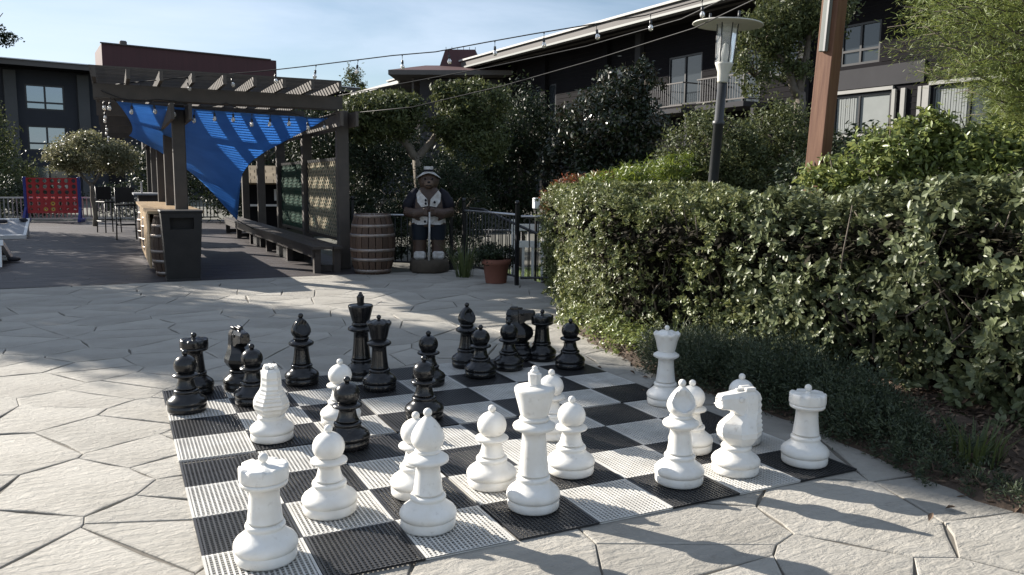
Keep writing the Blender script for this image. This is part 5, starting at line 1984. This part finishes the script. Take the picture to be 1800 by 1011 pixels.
# heavenly bamboo: ferny, green on the right and red on the left
tree('ferny_shrub', 'bright yellow green ferny shrub showing over the hedge below the magnolia', 'shrub', (5.75, 5.95, 0), [((5.75, 5.95, 0), (5.75, 5.95, 1.3), .03, .015)],
     [(5.85, 5.9, 1.50, .38, .16), (6.15, 5.7, 1.60, .22, .14), (5.5, 6.2, 1.42, .3, .13)], 4200, .075, .016, 'leaf_fern', clump=.2)
tree('ferny_shrub', 'reddish ferny shrub at the left end of the hedge top', 'shrub', (5.25, 6.75, 0), [((5.3, 6.75, 0), (5.3, 6.75, 1.25), .03, .015)],
     [(5.28, 6.7, 1.36, .25, .13), (5.6, 6.4, 1.45, .25, .10), (5.15, 7.1, 1.15, .14, .22)], 2600, .06, .016, 'leaf_red', clump=.2)


# feathery conifer leaning in at the top right
def conifer():
    t = thing('feathery_conifer', 'feathery yellow green conifer hanging into the top right corner', 'tree', (6.95, 1.25, 0))
    off = np.array([6.95, 1.25, 0])
    mb = MB()
    pts, rs = limb((0, 0, 0), (.1, .2, 4.6), .13, .05, 6, .02)
    mb.tube(pts, rs, 8)
    mb.build('trunk', 'bark', t)
    mb = MB()
    P, N, A = [], [], []
    tips = []
    for k in range(300):
        z = rng.uniform(1.75, 4.3)
        a = rng.uniform(pi * .55, pi * 1.45) if rng.uniform() < .8 else rng.uniform(0, 2 * pi)
        R_ = np.interp(z, [1.7, 2.1, 2.6, 3.2, 4.4], [.75, 1.0, 1.55, 1.6, 1.0]) * rng.uniform(.7, 1.05)
        tips.append((z, a, R_, rng.uniform(-.15, .12)))
    for k in range(26):            # hanging sprays at the right edge
        tips.append((rng.uniform(1.5, 2.0), rng.uniform(pi * .75, pi * 1.35), rng.uniform(1.3, 2.0), rng.uniform(-.75, -.3)))
    for (z, a, R_, dz) in tips:
        p0 = np.array([0, 0.1, z - .15])
        p1 = np.array([R_ * cos(a), R_ * sin(a) * 1.0, z + dz])
        pts, rs = limb(p0, p1, .014, .003, 5, .04)
        mb.tube(pts, rs, 4)
        q = np.array([[*v] for v in pts])
        m_ = 380
        tt = rng.uniform(.35, 1.0, m_)
        seg = np.minimum((tt * 5).astype(int), 4)
        base = q[seg] + (q[seg + 1] - q[seg]) * (tt * 5 - seg)[:, None]
        d_ = unit(q[-1] - q[0])
        s_ = rng.normal(size=(m_, 3)) * .05
        P.append(base + s_)
        A.append(unit(d_ + rng.normal(size=(m_, 3)) * .45 + unit(s_) * .7))
        N.append(rng.normal(size=(m_, 3)))
    P, N, A = np.concatenate(P), np.concatenate(N), np.concatenate(A)
    V, F = leaf_geo(P, N, .058, .0048, .1, axis=A * 3)
    mb.build('branches', 'bark', t)['kind'] = 'stuff'
    np_mesh('crown', V, F, 'leaf_pine', t)


conifer()

# left and far background
tree('ornamental_tree', 'small sunlit tree with pale rounded crown behind the red game', 'tree', (-0.75, 24.7, 0),
     [((-0.75, 24.7, 0), (-.78, 24.6, 1.3), .07, .05), ((-.78, 24.6, 1.2), (-1.3, 24.7, 1.9), .04, .02), ((-.78, 24.6, 1.2), (-.2, 24.7, 2.0), .04, .02)],
     [(-.75, 24.74, 2.15, 1.05, .58), (-1.4, 24.7, 2.0, .6, .42), (0.0, 24.7, 2.0, .6, .42), (-.7, 24.7, 2.5, .6, .3)], 15000, .085, .045, 'leaf_small', 'bark_pale', clump=.15)
tree('evergreen_tree', 'dark evergreen cut by the left edge of the photo behind the toss boards', 'tree', (-5.2, 38.0, -.05),
     [((-5.2, 38, -.05), (-5.2, 38, 4.5), .2, .06)], [(-5.0, 38.0, 3.0, 1.15, 2.0), (-4.6, 37.5, 1.4, 1.4, 1.3), (-6.5, 38, 3.0, 1.6, 2.4)], 18000, .16, .07, 'leaf_olive', clump=.15)
tree('bare_tree', 'thin tree with sparse branches above the roof at the left edge', 'tree', (-8.6, 60, -.05),
     [((-8.6, 60, -.05), (-8.0, 60, 13.5), .3, .05), ((-8.2, 60, 9), (-6.0, 60, 12), .1, .02), ((-8.2, 60, 10), (-6.4, 60, 10.6), .08, .02)],
     [(-7.0, 60, 10.8, .9, .5), (-5.9, 60, 10.35, .7, .35), (-7.2, 60, 12.5, .7, .7), (-7.6, 60, 13.8, .7, .6)], 1500, .28, .12, 'leaf_dark', clump=.3, twigs=False, nclump=40)
tree('distant_tree', 'small distant tree poking above the roof left of the pavilion', 'tree', (21.2, 75.9, -.05),
     [((21.2, 75.9, -.05), (21.2, 75.9, 12), .2, .04)], [(21.25, 75.9, 11.3, .8, 1.2), (20.7, 75.9, 10.7, .6, .7), (21.9, 75.9, 10.7, .6, .6)], 1100, .3, .13, 'leaf_olive', clump=.28, twigs=False, nclump=40)
tree('low_hedge', 'dark hedge behind the picket fence at the far left', 'hedge', (-5.2, 31.0, -.05), [], [(-7.5, 31, .9, 2.0, .9), (-4.6, 31, .8, 1.8, .8), (-2.6, 32.5, .7, 1.3, .7), (0.4, 31, .7, 1.4, .7)], 20000, .10, .05, 'leaf_dark', inner=.75, clump=.1)
# two trees left of the view: they throw the long soft shade across the patio and the deck
tree('shade_tree', 'broad tree left of the deck that shades the middle of the patio', 'tree', (-6.2, 15.1, -.05),
     [((-6.2, 15.1, -.05), (-6.2, 15.1, 4.2), .2, .08)], [(-6.2, 15.1, 5.4, 1.45, 2.2), (-5.9, 14.9, 3.2, 1.4, 1.6), (-6.6, 15.3, 3.0, 1.3, 1.5), (-6.2, 15.2, 6.3, 1.1, 1.2), (-6.3, 15.05, 7.6, .85, 1.75)], 42000, .16, .085, 'leaf_olive', clump=.13, twigs=False, nclump=480)
tree('shade_tree', 'second broad tree left of the deck shading its boards', 'tree', (-6.4, 21.4, -.05),
     [((-6.4, 21.4, -.05), (-6.4, 21.4, 3), .2, .08)], [(-7.1, 20.5, 5.0, 1.4, 2.0), (-5.7, 21.5, 3.2, 1.5, 1.6), (-5.8, 25.0, 3.0, 1.5, 1.8)], 24000, .17, .09, 'leaf_olive', clump=.13, twigs=False, nclump=330)

# a few dry leaves blown onto the paving
for i in range(10):
    y = rng.uniform(-.6, 3.4)
    x = edge_x(y) - abs(rng.normal()) * .35 - .03
    V, F = leaf_geo(np.zeros((1, 3)), np.array([[.3 * rng.normal(), .3 * rng.normal(), 1.0]]), .055, .028, .4)
    V[:, 2] -= V[:, 2].min()
    ob = np_mesh('fallen_leaf', V, F, 'mulch')
    ob.location = (x, y, .003)
    tag(ob, 'dry brown fallen leaf lying on the paving beside the hedge bed', 'leaf', 'fallen leaves on the paving')
